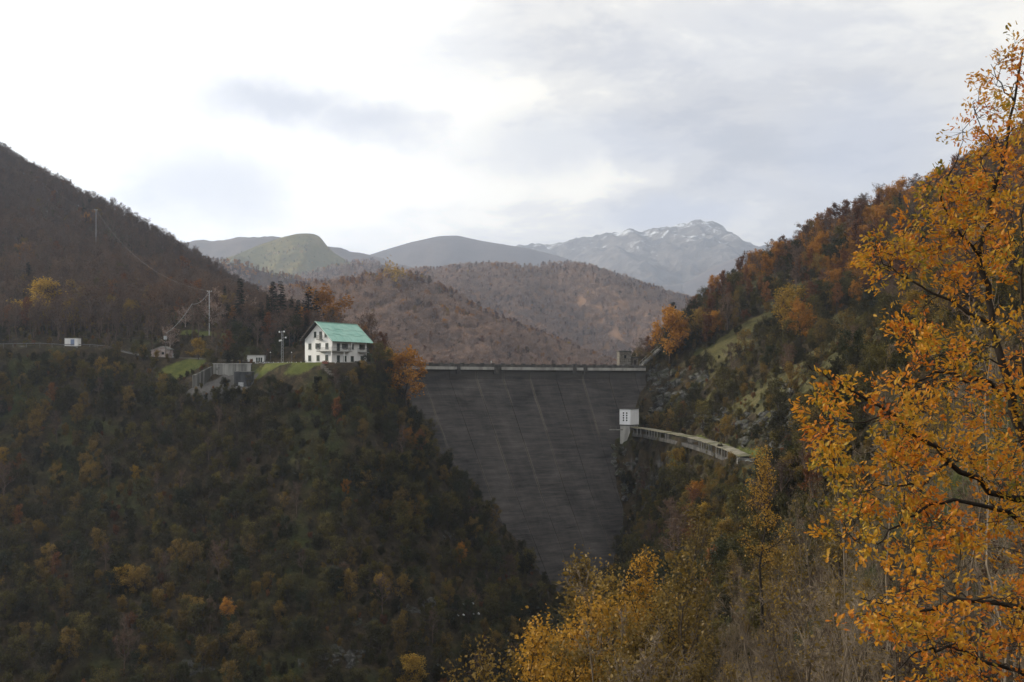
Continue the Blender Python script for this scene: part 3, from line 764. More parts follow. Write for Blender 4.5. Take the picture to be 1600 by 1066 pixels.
def grow(seed, h, spread, r0, clear=0.25, nb=12, n2=5, n3=4, stems=1, up=0.6, shape='round', lean=0.0, thin=1.0, sub=2, tw=0.016):
    """returns wood and the ends of its twigs"""
    rg = np.random.default_rng(seed)
    wd = Wood(); ends = []
    for sidx in range(stems):
        a0 = rg.uniform(0, 6.28); ln = lean + (0.32 * spread / h * rg.uniform(0.5, 1.4) if stems > 1 else 0)
        dirn = np.array([math.cos(a0) * ln, math.sin(a0) * ln, 1.0])
        hh = h * (0.9 if stems == 1 else rg.uniform(0.6, 0.98))
        n = 6; pts = []
        off = np.array([math.cos(a0), math.sin(a0), 0]) * (0.25 if stems > 1 else 0)
        for i in range(n + 1):
            t = i / n
            pts.append(off + dirn * hh * t + np.array([*rg.normal(0, 0.018 * h, 2), 0]) * (t > 0) * (0.3 + t) + np.array([0, 0, -0.8 if i == 0 else 0]))
        rad = [r0 * (1.25 if i == 0 else 1.0) * (1 - 0.86 * (i / n) ** 0.9) / (1 if stems == 1 else 1.5) for i in range(n + 1)]
        wd.tube(pts, rad, 5)
        P_ = np.array(pts)
        nbs = max(3, int(nb / max(1, stems * 0.7)))
        for b in range(nbs):
            t = clear + (1 - clear) * (b + rg.uniform(0, 0.9)) / nbs
            t = min(t, 0.995)
            k = t * n; i = min(int(k), n - 1); base = P_[i] + (P_[i + 1] - P_[i]) * (k - i)
            tt = (t - clear) / (1 - clear)
            if shape == 'round': env = math.sqrt(max(0.05, 1 - (tt * 1.9 - 0.75) ** 2 * 0.62))
            elif shape == 'tall': env = 0.75 - 0.5 * abs(tt - 0.4)
            elif shape == 'vase': env = 0.45 + 0.6 * tt * (1.35 - tt)
            else: env = 1 - 0.8 * tt
            bl = spread * env * rg.uniform(0.75, 1.15) / (1 if stems == 1 else 1.5)
            az = b * 2.4 + rg.uniform(-0.5, 0.5) + sidx
            el = up + 0.5 * tt + rg.uniform(-0.2, 0.2)
            d1 = np.array([math.cos(az) * math.cos(el), math.sin(az) * math.cos(el), math.sin(el)])
            q = [base]
            dd = d1.copy()
            for j in range(3):
                dd = unit(dd + rg.normal(0, 0.16, 3) + np.array([0, 0, 0.07])); q.append(q[-1] + dd * bl / 3)
            br = r0 * 0.34 * (1 - 0.5 * tt) * (bl / spread + 0.3) / (1 if stems == 1 else 1.4)
            wd.tube(q, [br, br * 0.75, br * 0.5, br * 0.25], 4)
            for c in range(n2):
                u = 0.3 + 0.7 * (c + rg.uniform(0, 1)) / n2; u = min(u, 0.999)
                k2 = u * 3; i2 = int(k2); b2 = q[i2] + (q[i2 + 1] - q[i2]) * (k2 - i2)
                d2 = unit(unit(q[i2 + 1] - q[i2]) * 0.75 + rg.normal(0, 0.55, 3) + np.array([0, 0, 0.22]))
                l2 = bl * rg.uniform(0.3, 0.5) * (1.15 - 0.45 * u)
                e2 = b2 + d2 * l2; mid = b2 + d2 * l2 * 0.5 + rg.normal(0, 0.05, 3) * l2
                wd.tube([b2, mid, e2], [br * 0.4, br * 0.28, br * 0.1 + 0.004], 3)
                for e in range(n3):
                    w_ = rg.uniform(0.25, 1.0)
                    b3 = b2 + (e2 - b2) * w_
                    d3 = unit(d2 * 0.7 + rg.normal(0, 0.55, 3) + np.array([0, 0, 0.2]))
                    l3 = l2 * rg.uniform(0.4, 0.75)
                    e3 = b3 + d3 * l3
                    wd.twig(b3, e3, max(tw * thin, 0.006))
                    ends.append((b3, e3))
                    for g in range(sub):
                        b4 = b3 + (e3 - b3) * rg.uniform(0.3, 1.0)
                        e4 = b4 + unit(d3 * 0.6 + rg.normal(0, 0.6, 3) + np.array([0, 0, 0.15])) * l3 * rg.uniform(0.4, 0.8)
                        wd.twig(b4, e4, max(tw * 0.7 * thin, 0.004))
                        ends.append((b4, e4))
    return wd, ends

def leaf_cards(rg, pos, size, flat=0.4):
    """small pointed leaves: a folded diamond each"""
    n = len(pos)
    nrm = rg.normal(0, 1, (n, 3)); nrm[:, 2] = np.abs(nrm[:, 2]) + flat; nrm /= np.linalg.norm(nrm, axis=1)[:, None]
    a = rg.normal(0, 1, (n, 3)); a -= nrm * (a * nrm).sum(1)[:, None]; a /= np.linalg.norm(a, axis=1)[:, None]
    b = np.cross(nrm, a)
    s = size * rg.uniform(0.6, 1.35, n)[:, None]
    v = np.stack([pos - a * s * 0.5, pos + b * s * 0.36 + nrm * s * 0.12, pos + a * s * 0.55, pos - b * s * 0.36 + nrm * s * 0.12], 1).reshape(-1, 3)
    i = np.arange(n)[:, None] * 4
    f = np.concatenate([i + np.array([[0, 1, 2]]), i + np.array([[0, 2, 3]])], 0)
    tint = np.repeat(rg.uniform(0, 1, n), 4)
    return v, f, tint

class Proto:
    """a plant built once: wood mesh, crown mesh and both joined for the mass planting"""
    def __init__(s, name, wd, ends, wood_mat, leaf_mat, per=4, size=0.22, scat=0.25, seed=0, keep=1.0, height=8.0):
        rg = np.random.default_rng(seed + 99)
        s.height = height; s.name = name
        wv = np.array(wd.v); s.trunk = mesh_from(name + '_trunk', wv, wd.f, [wood_mat], True)
        E = np.array([(a, b) for a, b in ends])
        if per > 0:
            keepm = rg.uniform(0, 1, len(E)) < keep
            # leaves drop in patches: thin one side of the crown
            E = E[keepm]
            t = rg.uniform(0.25, 1.1, (len(E), per))[..., None]
            pos = (E[:, None, 0] * (1 - t) + E[:, None, 1] * t).reshape(-1, 3) + rg.normal(0, scat, (len(E) * per, 3))
            lv, lf, tint = leaf_cards(rg, pos, size)
            s.crown = mesh_from(name + '_crown', lv, lf, [leaf_mat], False, None, tint)
            fl = [tuple(int(i) for i in q) for q in lf]
            allv = np.concatenate([wv, lv]); o = len(wv)
            faces = list(wd.f) + [tuple(i + o for i in q) for q in fl]
            s.whole = mesh_from(name + '_whole', allv, faces, [wood_mat, leaf_mat], [True] * len(wd.f) + [False] * len(fl), [0] * len(wd.f) + [1] * len(fl), np.concatenate([np.zeros(len(wv)), tint]))
        else:
            s.crown = None
            s.whole = s.trunk
    def obj(s):
        return bpy.data.objects.new(s.name, s.whole)

def conifer(name, seed, h, spread, mat_leaf):
    rg = np.random.default_rng(seed)
    wd = Wood(); wd.tube([(0, 0, -0.6), (0, 0, h * 0.5), (0, 0, h)], [0.02 * h, 0.011 * h, 0.01], 6)
    V = []; Fc = []; T = []
    z = h * 0.06; k = 0
    while z < h * 0.985:
        t = z / h
        L_ = spread * (1 - t) ** 0.85 * rg.uniform(0.8, 1.1) + 0.12
        for b in range(rg.integers(6, 9)):
            az = rg.uniform(0, 6.28); LL = L_ * rg.uniform(0.55, 1.15)
            droop = 0.42 - 0.55 * t
            d = np.array([math.cos(az), math.sin(az), -droop + rg.uniform(-0.1, 0.1)])
            s_ = np.array([-math.sin(az), math.cos(az), 0])
            base = np.array([0, 0, z + rg.uniform(-0.1, 0.1)])
            wd.twig(base, base + d * LL, 0.012 * h * (1 - t) * 0.5 + 0.01)
            m = max(3, int(LL / 0.28))
            for j in range(m):
                u = (j + 0.6) / m
                c = base + d * LL * u + rg.normal(0, 0.05, 3)
                w = (0.16 + 0.30 * LL * 0.4) * (1.15 - u) * rg.uniform(0.7, 1.3) + 0.08
                for sg in (-1, 1):
                    tip = c + s_ * sg * w * 1.3 + d * w * 0.8 + np.array([0, 0, -w * rg.uniform(0.3, 0.8)])
                    o = len(V)
                    V += [c - d * w * 0.4, tip, c + d * w * 0.55 + np.array([0, 0, w * 0.1])]
                    Fc.append((o, o + 1, o + 2)); T += [rg.uniform()] * 3
        z += h * rg.uniform(0.022, 0.034)
    V = np.array(V); Fc = np.array(Fc)
    p = Proto.__new__(Proto); p.name = name; p.height = h
    wv = np.array(wd.v); p.trunk = mesh_from(name + '_trunk', wv, wd.f, [MAT['bark']], True)
    p.crown = mesh_from(name + '_crown', V, Fc, [mat_leaf], False, None, T)
    faces = list(wd.f) + [tuple(int(i) + len(wv) for i in q) for q in Fc]
    p.whole = mesh_from(name + '_whole', np.concatenate([wv, V]), faces, [MAT['bark'], mat_leaf], [True] * len(wd.f) + [False] * len(Fc), [0] * len(wd.f) + [1] * len(Fc), np.concatenate([np.zeros(len(wv)), T]))
    return p

PR = {}
def make(kind, n, gk, wood, leaf, **pk):
    PR[kind] = []
    for i in range(n):
        g = dict(gk); sd_ = (sum(ord(c) for c in kind) * 7 + i * 31)
        h = g.pop('h') * (1 + 0.1 * (i - n / 2) / n)
        wd, e = grow(sd_, h, **g)
        PR[kind].append(Proto(kind, wd, e, MAT[wood], L.get(leaf), seed=sd_, height=h, **pk))
# open woodland trees, about 10 m
make('bare_tree', 4, dict(h=11, spread=3.2, r0=0.20, clear=0.3, nb=13, n2=5, n3=4, up=0.65, shape='round', sub=3, tw=0.022), 'twig', 'brown', per=1, size=0.26, scat=0.12, keep=0.35)
make('silver_tree', 3, dict(h=8, spread=4.6, r0=0.20, clear=0.15, nb=17, n2=6, n3=4, up=0.3, shape='round', sub=3, tw=0.026), 'silver', 'fawn', per=1, size=0.38, scat=0.25, keep=0.7)  # far-wood tree, its bark and leaves lightened to stand in for haze
make('brown_tree', 3, dict(h=10, spread=3.8, r0=0.20, clear=0.25, nb=13, n2=5, n3=4, up=0.65, shape='round', sub=2, tw=0.02), 'twig', 'brown', per=2, size=0.30, scat=0.22, keep=0.6)
make('russet_tree', 4, dict(h=10, spread=3.3, r0=0.20, clear=0.22, nb=14, n2=5, n3=4, up=0.6, shape='tall', sub=2, tw=0.018), 'bark', 'russet', per=3, size=0.30, scat=0.24, keep=0.7)
make('orange_tree', 3, dict(h=9, spread=3.6, r0=0.20, clear=0.2, nb=14, n2=5, n3=5, up=0.5, shape='round', sub=2, tw=0.018), 'bark', 'orange', per=4, size=0.30, scat=0.26, keep=0.85)
make('ochre_tree', 4, dict(h=7.5, spread=2.8, r0=0.15, clear=0.15, nb=13, n2=5, n3=4, up=0.55, shape='round', sub=2, tw=0.016), 'bark', 'ochre', per=4, size=0.24, scat=0.24, keep=0.75)
make('yellow_tree', 3, dict(h=7.5, spread=2.9, r0=0.15, clear=0.15, nb=14, n2=5, n3=5, up=0.55, shape='round', sub=2, tw=0.016), 'bark', 'yellow', per=4, size=0.24, scat=0.24, keep=0.9)
make('olive_tree', 5, dict(h=7, spread=2.9, r0=0.15, clear=0.1, nb=14, n2=5, n3=4, up=0.5, shape='round', sub=2, tw=0.016), 'bark', 'olive', per=4, size=0.24, scat=0.28, keep=0.8)
make('green_tree', 3, dict(h=7, spread=3.0, r0=0.15, clear=0.08, nb=14, n2=5, n3=5, up=0.5, shape='round', sub=2, tw=0.016), 'bark', 'green', per=4, size=0.24, scat=0.28, keep=0.9)
make('grey_bush', 3, dict(h=4.5, spread=2.6, r0=0.09, clear=0.08, nb=14, n2=5, n3=4, stems=4, up=0.75, shape='vase', sub=3, tw=0.016), 'bark', 'olive', per=1, size=0.18, scat=0.12, keep=0.5)
make('olive_bush', 4, dict(h=3.2, spread=2.3, r0=0.08, clear=0.05, nb=12, n2=5, n3=4, stems=4, up=0.6, shape='vase', sub=2, tw=0.012), 'bark', 'olive', per=3, size=0.21, scat=0.2, keep=0.8)
make('ochre_bush', 3, dict(h=3.2, spread=2.2, r0=0.08, clear=0.05, nb=12, n2=5, n3=4, stems=4, up=0.6, shape='vase', sub=2, tw=0.012), 'bark', 'ochre', per=3, size=0.2, scat=0.2, keep=0.7)
make('rust_bush', 2, dict(h=2.6, spread=2.0, r0=0.07, clear=0.05, nb=12, n2=5, n3=4, stems=4, up=0.6, shape='vase', sub=2, tw=0.012), 'bark', 'russet', per=3, size=0.2, scat=0.2, keep=0.7)
PR['conifer'] = [conifer('conifer', 5 + i, 13.0, 2.7 - 0.2 * i, L['conifer']) for i in range(3)]

# ------------------------------------------------------------------ planting
def plant(name, proto, loc, scale, rz, label, cat='tree', group=None, stretch=1.0):
    e = empty(name, loc, rz)
    e.scale = (scale, scale, scale * stretch)
    mobj('trunk', proto.trunk, e)
    if proto.crown is not None: mobj('crown', proto.crown, e)
    return tag(e, label, cat, group)

_mass_cols = {}
def mass(name, label, kinds, pts, idx, scl, rot):
    """thousands of plants as one object: points carrying scale, turn and kind, with the plants set on them"""
    key = tuple(kinds)
    if key not in _mass_cols:
        c = bpy.data.collections.new('plants'); n_of = {}
        i = 0
        for k_ in kinds:
            n_of[k_] = []
            for p in PR[k_]:
                o = bpy.data.objects.new('%03d_%s' % (i, k_), p.whole); c.objects.link(o); n_of[k_].append(i); i += 1
        _mass_cols[key] = (c, n_of)
    c, n_of = _mass_cols[key]
    me = bpy.data.meshes.new(name)
    me.vertices.add(len(pts)); me.vertices.foreach_set('co', np.asarray(pts, np.float32).ravel())
    for nm, ty, arr in (('pick', 'INT', np.asarray(idx, np.int32)), ('size', 'FLOAT', np.asarray(scl, np.float32)), ('turn', 'FLOAT', np.asarray(rot, np.float32))):
        a = me.attributes.new(nm, ty, 'POINT'); a.data.foreach_set('value', arr)
    o = mobj(name, me)
    ng = bpy.data.node_groups.new('plant_mass', 'GeometryNodeTree')
    ng.interface.new_socket('Geometry', in_out='INPUT', socket_type='NodeSocketGeometry')
    ng.interface.new_socket('Geometry', in_out='OUTPUT', socket_type='NodeSocketGeometry')
    N = ng.nodes.new; K = ng.links.new
    gi, go = N('NodeGroupInput'), N('NodeGroupOutput')
    ci = N('GeometryNodeCollectionInfo'); ci.inputs['Collection'].default_value = c
    ci.inputs['Separate Children'].default_value = True; ci.inputs['Reset Children'].default_value = True
    ip = N('GeometryNodeInstanceOnPoints'); ip.inputs['Pick Instance'].default_value = True
    def attr(nm, ty):
        q = N('GeometryNodeInputNamedAttribute'); q.data_type = ty; q.inputs['Name'].default_value = nm
        return q.outputs['Attribute']
    cx = N('ShaderNodeCombineXYZ'); K(attr('turn', 'FLOAT'), cx.inputs[2])
    er = N('FunctionNodeEulerToRotation'); K(cx.outputs[0], er.inputs[0])
    K(gi.outputs[0], ip.inputs['Points']); K(ci.outputs[0], ip.inputs['Instance'])
    K(attr('pick', 'INT'), ip.inputs['Instance Index']); K(er.outputs[0], ip.inputs['Rotation']); K(attr('size', 'FLOAT'), ip.inputs['Scale'])
    K(ip.outputs[0], go.inputs[0])
    md = o.modifiers.new('plants', 'NODES'); md.node_group = ng
    return tag(o, label, kind='stuff')
def kinds_index(kinds):
    n_of = {}; i = 0
    for k_ in kinds:
        n_of[k_] = list(range(i, i + len(PR[k_]))); i += len(PR[k_])
    return n_of

RG = np.random.default_rng(2024)
def jitter_grid(x0, x1, y0, y1, cell):
    xs, ys = np.meshgrid(np.arange(x0, x1, cell), np.arange(y0, y1, cell))
    xs = xs.ravel() + RG.uniform(-0.48, 0.48, xs.size) * cell; ys = ys.ravel() + RG.uniform(-0.48, 0.48, ys.size) * cell
    return xs, ys
# places that stay open to view: (x0, y0, x1, y1 in pixels, depth of what is seen there)
CLEAR = [(472, 500, 552, 574, 250), (552, 500, 582, 548, 252), (298, 564, 396, 600, 246), (238, 540, 300, 575, 262), (98, 527, 124, 546, 262), (396, 560, 480, 590, 248), (440, 575, 500, 596, 246), (958, 636, 1004, 690, 282), (990, 664, 1060, 680, 270), (1050, 672, 1110, 692, 240), (1105, 688, 1150, 708, 205), (1140, 700, 1180, 722, 186),
         (645, 566, 1000, 640, 270), (700, 640, 940, 700, 262), (770, 700, 960, 790, 250), (0, 540, 200, 548, 262), (286, 448, 334, 512, 280), (250, 515, 268, 545, 270), (400, 512, 460, 575, 252), (962, 546, 1012, 578, 300)]
def blocked(x, y, z, h, s):
    px = 800 + F * x / y; pb = HZ - F * z / y; pt = HZ - F * (z + h) / y; w = F * s / y
    k = np.zeros(x.shape, bool)
    for (a, b, c, d_, Y) in CLEAR: k |= (y < Y - 1.0) & (px + w > a) & (px - w < c) & (pt < d_) & (pb > b)
    return k
def pick_kind(names, probs, n):
    probs = list(probs) + [0] * (len(KINDS) - len(probs))
    return RG.choice(len(names), n, p=np.array(probs) / np.sum(probs))

KINDS = ['bare_tree', 'brown_tree', 'russet_tree', 'orange_tree', 'ochre_tree', 'yellow_tree', 'olive_tree', 'green_tree', 'grey_bush', 'olive_bush', 'ochre_bush', 'rust_bush', 'conifer', 'silver_tree']
KI = {k_: i for i, k_ in enumerate(KINDS)}
KH = np.array([PR[k_][0].height for k_ in KINDS])
KS = np.array([3.0, 3.2, 3.0, 3.4, 2.7, 2.8, 2.8, 2.9, 2.3, 2.0, 2.0, 1.8, 2.5, 3.0])
def scatter(zone):
    cell = dict(LS=3.3, LH=4.2, RB=3.4)[zone]
    x0, x1, y0, y1 = dict(LS=(-200, 30, 120, 300), LH=(-430, 0, 262, 640), RB=(-5, 330, 100, 470))[zone]
    x, y = jitter_grid(x0, x1, y0, y1, cell)
    xs_, ys_ = jitter_grid(x0, x1, y0, y1, cell * 0.62)          # steep banks carry more plants per square of map
    st_ = slope_deg(xs_, ys_) > 53
    x, y = np.concatenate([x, xs_[st_]]), np.concatenate([y, ys_[st_]])
    z = ground_z(x, y)
    px = 800 + F * x / y; py = HZ - F * z / y
    ax = np.interp(y, [60, 90, 130, 180, 215, 252, 300], [-140, -70, -30, -5, 10, 20, 24])   # gorge axis
    droad, _ = seg_dist(ROAD, x, y); dter, _ = seg_dist(TERR, x, y); dyd, _ = seg_dist(YARD, x, y); dcan, _ = seg_dist(CANAL, x, y)
    t_ = np.arctan2(x - DCX, y - DCY); r_ = np.hypot(x - DCX, y - DCY)
    in_dam = (r_ > dam_r(z) - 1.2) & (t_ > T_LEFT - 0.02) & (t_ < T_RIGHT + 0.015) & (r_ < DR + 7) & (z < 4.8)
    lake_ = (z < 1.5) & (r_ > DR) & (t_ > R(-46)) & (t_ < R(20))
    fx = np.clip(np.round((x - GX0) / GS).astype(int), 0, len(gx) - 1); fy = np.clip(np.round((y - GY0) / GS).astype(int), 0, len(gy) - 1)
    lw = lawn[fy, fx]
    md = mead[fy, fx]
    lw = np.where(md > 0.1, 0, lw)
    ok = (px > -160) & (px < 1760) & (py < 1180) & (droad > 5.0) & ((dter > np.where(x > -42, 7.0, 12.5)) | (y < 242)) & (dyd > np.where(y < 243, 3.0, 7.5)) & ~in_dam & ~lake_ & (lw < 0.35)
    upslope = z > np.interp(x, [q[0] for q in ROAD], [q[2] for q in ROAD]) - 1.5
    if zone == 'LS': ok &= (x < ax) & (y < 285) & ~((y > np.interp(x, [q[0] for q in ROAD], [q[1] for q in ROAD]) - 3) & (x < -50))
    if zone == 'LH': ok &= (x < -20) & (y > np.interp(x, [q[0] for q in ROAD], [q[1] for q in ROAD]) + 4) & ~((x > -62) & (y < 280))
    if zone == 'RB': ok &= (x > ax) & (y > 105) & (dcan > 3.0)
    ok &= ~((md > 0.5) & (RG.uniform(0, 1, len(x)) < 0.7))
    x, y, z, px, py = x[ok], y[ok], z[ok], px[ok], py[ok]
    n = len(x); u = RG.uniform(0, 1, n)
    cl = vnoise(x / 22, y / 22, 5)             # stands of one colour
    sl = slope_deg(x, y)
    kind = np.zeros(n, int)
    if zone == 'LS':
        a = pick_kind(None or KINDS, [2, 1, 0.2, 0.1, 5, 0.4, 40, 9, 12, 30, 7, 0.3, 0], n)
        b = pick_kind(KINDS, [3, 2, 0.7, 0.4, 15, 1.0, 28, 6, 12, 22, 13, 0.8, 0], n)
        kind = np.where(cl + u * 0.25 > 0.72, b, a)
    elif zone == 'LH':
        a = pick_kind(KINDS, [78, 16, 1.5, 0.1, 0.6, 0.0, 0.8, 0.3, 3, 0, 0, 0.5, 0.25], n)
        b = pick_kind(KINDS, [56, 30, 6, 0.4, 1.5, 0.1, 1, 0.5, 4, 0, 0, 1, 0.1], n)
        low = pick_kind(KINDS, [30, 34, 5, 0.7, 7, 0.5, 5, 1, 14, 1, 3, 3, 0.0], n)
        kind = np.where(cl > 0.55, b, a)
        kind = np.where((z < 32) & (x < -115), np.where(u < 0.75, low, kind), kind)
        hb = pick_kind(KINDS, [36, 16, 4, 0.5, 3, 0.4, 8, 7, 6, 3, 1, 0, 3, 5], n)
        kind = np.where(x > -100, hb, kind)
    else:
        top = pick_kind(KINDS, [10, 10, 36, 14, 18, 1, 10, 1, 0, 0, 0, 0, 0.3], n)
        mid = pick_kind(KINDS, [3, 4, 2, 0.6, 8, 0.8, 14, 3, 24, 24, 14, 2, 0.2], n)
        low = pick_kind(KINDS, [0, 1, 0.5, 0.2, 3, 0.6, 7, 2, 28, 32, 14, 2, 0], n)
        zz = z + RG.normal(0, 6, n)
        kind = np.where(zz > 33, top, np.where(zz > 8, mid, low))
    scl = RG.uniform(0.62, 1.12, n) * np.where(KH[kind] > 6, 0.9 if zone == 'LS' else 1.0, 1.0)
    if zone == 'LS': scl = np.where(KH[kind] > 6, scl * 0.84, scl)
    if zone == 'RB': scl = np.where(z > 36, scl * RG.uniform(0.75, 1.4, n), scl)
    # steep rock carries only small plants
    scl = np.where(sl > 58, scl * 0.7, scl)
    keep = ~((sl > 74) & (u < 0.3))
    h = KH[kind] * scl; s = KS[kind] * scl
    b = blocked(x, y, z, h, s)
    small = RG.choice([KI['olive_bush'], KI['grey_bush'], KI['ochre_bush']], n)
    kind = np.where(b, small, kind); scl = np.where(b, RG.uniform(0.35, 0.6, n), scl)
    h = KH[kind] * scl; s = KS[kind] * scl
    keep &= ~blocked(x, y, z, h * 0.85, s * 0.6)
    hid = hidden_by(x, y, z + h)
    keep &= hid < 3.0
    for (ox, oy, orx, ory) in ((1060, 606, 48, 26), (1120, 655, 50, 12), (1200, 668, 45, 22), (968, 715, 14, 34), (985, 790, 12, 40), (1225, 618, 18, 20), (520, 1030, 50, 12), (1020, 745, 24, 24)):
        keep &= ~((((px - ox) / orx) ** 2 + ((py - oy) / ory) ** 2 < 1.3) & (u < 0.72))          # bare rock
    q = dict(x=x, y=y, z=z, px=px, py=py, kind=kind, scl=scl, h=h, s=s, hid=hid, rot=RG.uniform(0, 6.28, n), var=RG.integers(0, 1000, n))
    return {k_: v_[keep] for k_, v_ in q.items()}

LOOK = {'bare_tree': 'bare grey-brown tree', 'brown_tree': 'thin brown-leaved tree', 'russet_tree': 'russet tree', 'orange_tree': 'bright orange tree', 'ochre_tree': 'ochre-leaved tree', 'yellow_tree': 'yellow tree',
        'olive_tree': 'dark olive-green tree', 'green_tree': 'dark green leafy tree', 'grey_bush': 'leafless grey bush', 'olive_bush': 'low olive-green bush', 'ochre_bush': 'low ochre bush', 'rust_bush': 'low rust-red bush', 'conifer': 'dark pointed conifer', 'silver_tree': 'bare silver-grey tree'}
def where(zone, px, py):
    if zone == 'LS':
        col = 'at the left edge' if px < 75 else 'below the white cabin' if px < 160 else 'below the shed' if px < 290 else 'below the yard wall' if px < 400 else 'below the lawn' if px < 490 else 'below the white house' if px < 580 else 'left of the dam' if px < 660 else 'beside the dam face'
        row = 'at the top of' if py < 650 else 'high on' if py < 740 else 'halfway down' if py < 840 else 'low on' if py < 960 else 'at the foot of'
        return f'{row} the left slope, {col}'
    if zone == 'LH':
        col = 'at the left edge' if px < 70 else 'above the white cabin' if px < 150 else 'between cabin and shed' if px < 220 else 'above the shed' if px < 290 else 'beside the tall pole' if px < 350 else 'left of the conifers' if px < 410 else 'behind the white house'
        row = 'on the skyline' if py < 300 + px * 0.45 else 'high on the left hill' if py < 400 else 'midway up the left hill' if py < 460 else 'near the foot of the left hill' if py < 510 else 'by the road'
        return f'{row}, {col}'
    col = 'by the dam end' if px < 1080 else 'above the covered canal' if px < 1230 else 'behind the oak branches' if px > 1380 else 'right of the bare gully'
    row = 'on the right ridge' if py < 455 else 'midway up the right hillside' if py < 600 else 'on the right bank' if py < 700 else 'below the canal'
    return f'{row}, {col}'
def size_word(s): return 'small ' if s < 27 else 'tall ' if s > 40 else ''
GROUPS = dict(LS='plants on the left gorge slope', LH='trees on the left hill', RB='plants on the right hillside')
QUOTA = dict(LS=260, LH=260, RB=240)
MASS = dict(LS=('slope_thicket', 'dense dark thicket covering the shaded left gorge slope'), LH=('hillside_wood', 'leafless brown wood covering the left hill'), RB=('hillside_wood', 'autumn wood and scrub covering the right hillside'))
per_kind = {}
for zone in ('LS', 'LH', 'RB'):
    q = scatter(zone)
    ptop = HZ - F * (q['z'] + q['h']) / q['y']
    size = F * q['h'] / q['y']
    inview = (q['px'] > 5) & (q['px'] < 1595) & (ptop < 1040) & (q['hid'] < -1.0)
    if zone == 'RB': inview &= (q['px'] < 1380)
    order = np.argsort(-np.where(inview, size, 0))
    single = np.zeros(len(size), bool); cnt = 0
    for i in order:
        if not inview[i] or cnt >= QUOTA[zone]: break
        k_ = KINDS[q['kind'][i]]
        if per_kind.get(k_, 0) >= 290: continue
        per_kind[k_] = per_kind.get(k_, 0) + 1; single[i] = True; cnt += 1
    for i in np.nonzero(single)[0]:
        k_ = KINDS[q['kind'][i]]; p = PR[k_][q['var'][i] % len(PR[k_])]
        plant(k_, p, (q['x'][i], q['y'][i], q['z'][i] - 0.15), float(q['scl'][i]), float(q['rot'][i]), size_word(size[i]) + LOOK[k_] + ' ' + where(zone, q['px'][i], q['py'][i]), 'bush' if 'bush' in k_ else 'tree', GROUPS[zone])
    n_of = kinds_index(KINDS)
    r = ~single
    idx = [n_of[KINDS[a]][b % len(PR[KINDS[a]])] for a, b in zip(q['kind'][r], q['var'][r])]
    mass(MASS[zone][0], MASS[zone][1], KINDS, np.stack([q['x'], q['y'], q['z'] - 0.15], 1)[r], idx, q['scl'][r], q['rot'][r])

# low growth everywhere on the near ground so that no bare sheet shows
x, y = jitter_grid(-200, 180, 100, 330, 2.6)
xs_, ys_ = jitter_grid(-200, 180, 100, 330, 1.5); st_ = slope_deg(xs_, ys_) > 55
x, y = np.concatenate([x, xs_[st_]]), np.concatenate([y, ys_[st_]])
z = ground_z(x, y); px = 800 + F * x / y; py = HZ - F * z / y
droad, _ = seg_dist(ROAD, x, y); dter, _ = seg_dist(TERR, x, y); dyd, _ = seg_dist(YARD, x, y); dcan, _ = seg_dist(CANAL, x, y)
t_ = np.arctan2(x - DCX, y - DCY); r_ = np.hypot(x - DCX, y - DCY)
in_dam = (r_ > dam_r(z) - 0.6) & (t_ > T_LEFT - 0.02) & (t_ < T_RIGHT + 0.012) & (r_ < DR + 7) & (z < 4.8)
fx = np.clip(np.round((x - GX0) / GS).astype(int), 0, len(gx) - 1); fy = np.clip(np.round((y - GY0) / GS).astype(int), 0, len(gy) - 1)
k_ = (px > -100) & (px < 1700) & (py < 1150) & (droad > 4.5) & ((dter > np.where(x > -42, 6.0, 11)) | (y < 243.5)) & (dyd > np.where(y < 243, 2.5, 6.5)) & (dcan > 3.2) & ~in_dam & (lawn[fy, fx] < 0.5) & ~((mead[fy, fx] > 0.6) & (RG.uniform(0, 1, len(x)) < 0.6)) & (hidden_by(x, y, z + 1.2) < 0.5) & ~((slope_deg(x, y) > 66) & (RG.uniform(0, 1, len(x)) < 0.4))
x, y, z = x[k_], y[k_], z[k_]
sc_ = RG.uniform(0.25, 0.5, len(x))
kb = pick_kind(KINDS, [0, 0, 0, 0, 0, 0, 0, 0, 10, 10, 4, 2, 0], len(x))
kk_ = ~blocked(x, y, z, KH[kb] * sc_ * 0.8, KS[kb] * sc_ * 0.5)
x, y, z, sc_, kb = x[kk_], y[kk_], z[kk_], sc_[kk_], kb[kk_]
n_of = kinds_index(KINDS)
mass('undergrowth', 'low brushwood and brambles between the trees of the gorge', KINDS, np.stack([x, y, z - 0.1], 1), [n_of[KINDS[a]][RG.integers(0, 99) % len(PR[KINDS[a]])] for a in kb], sc_, RG.uniform(0, 6.28, len(x)))

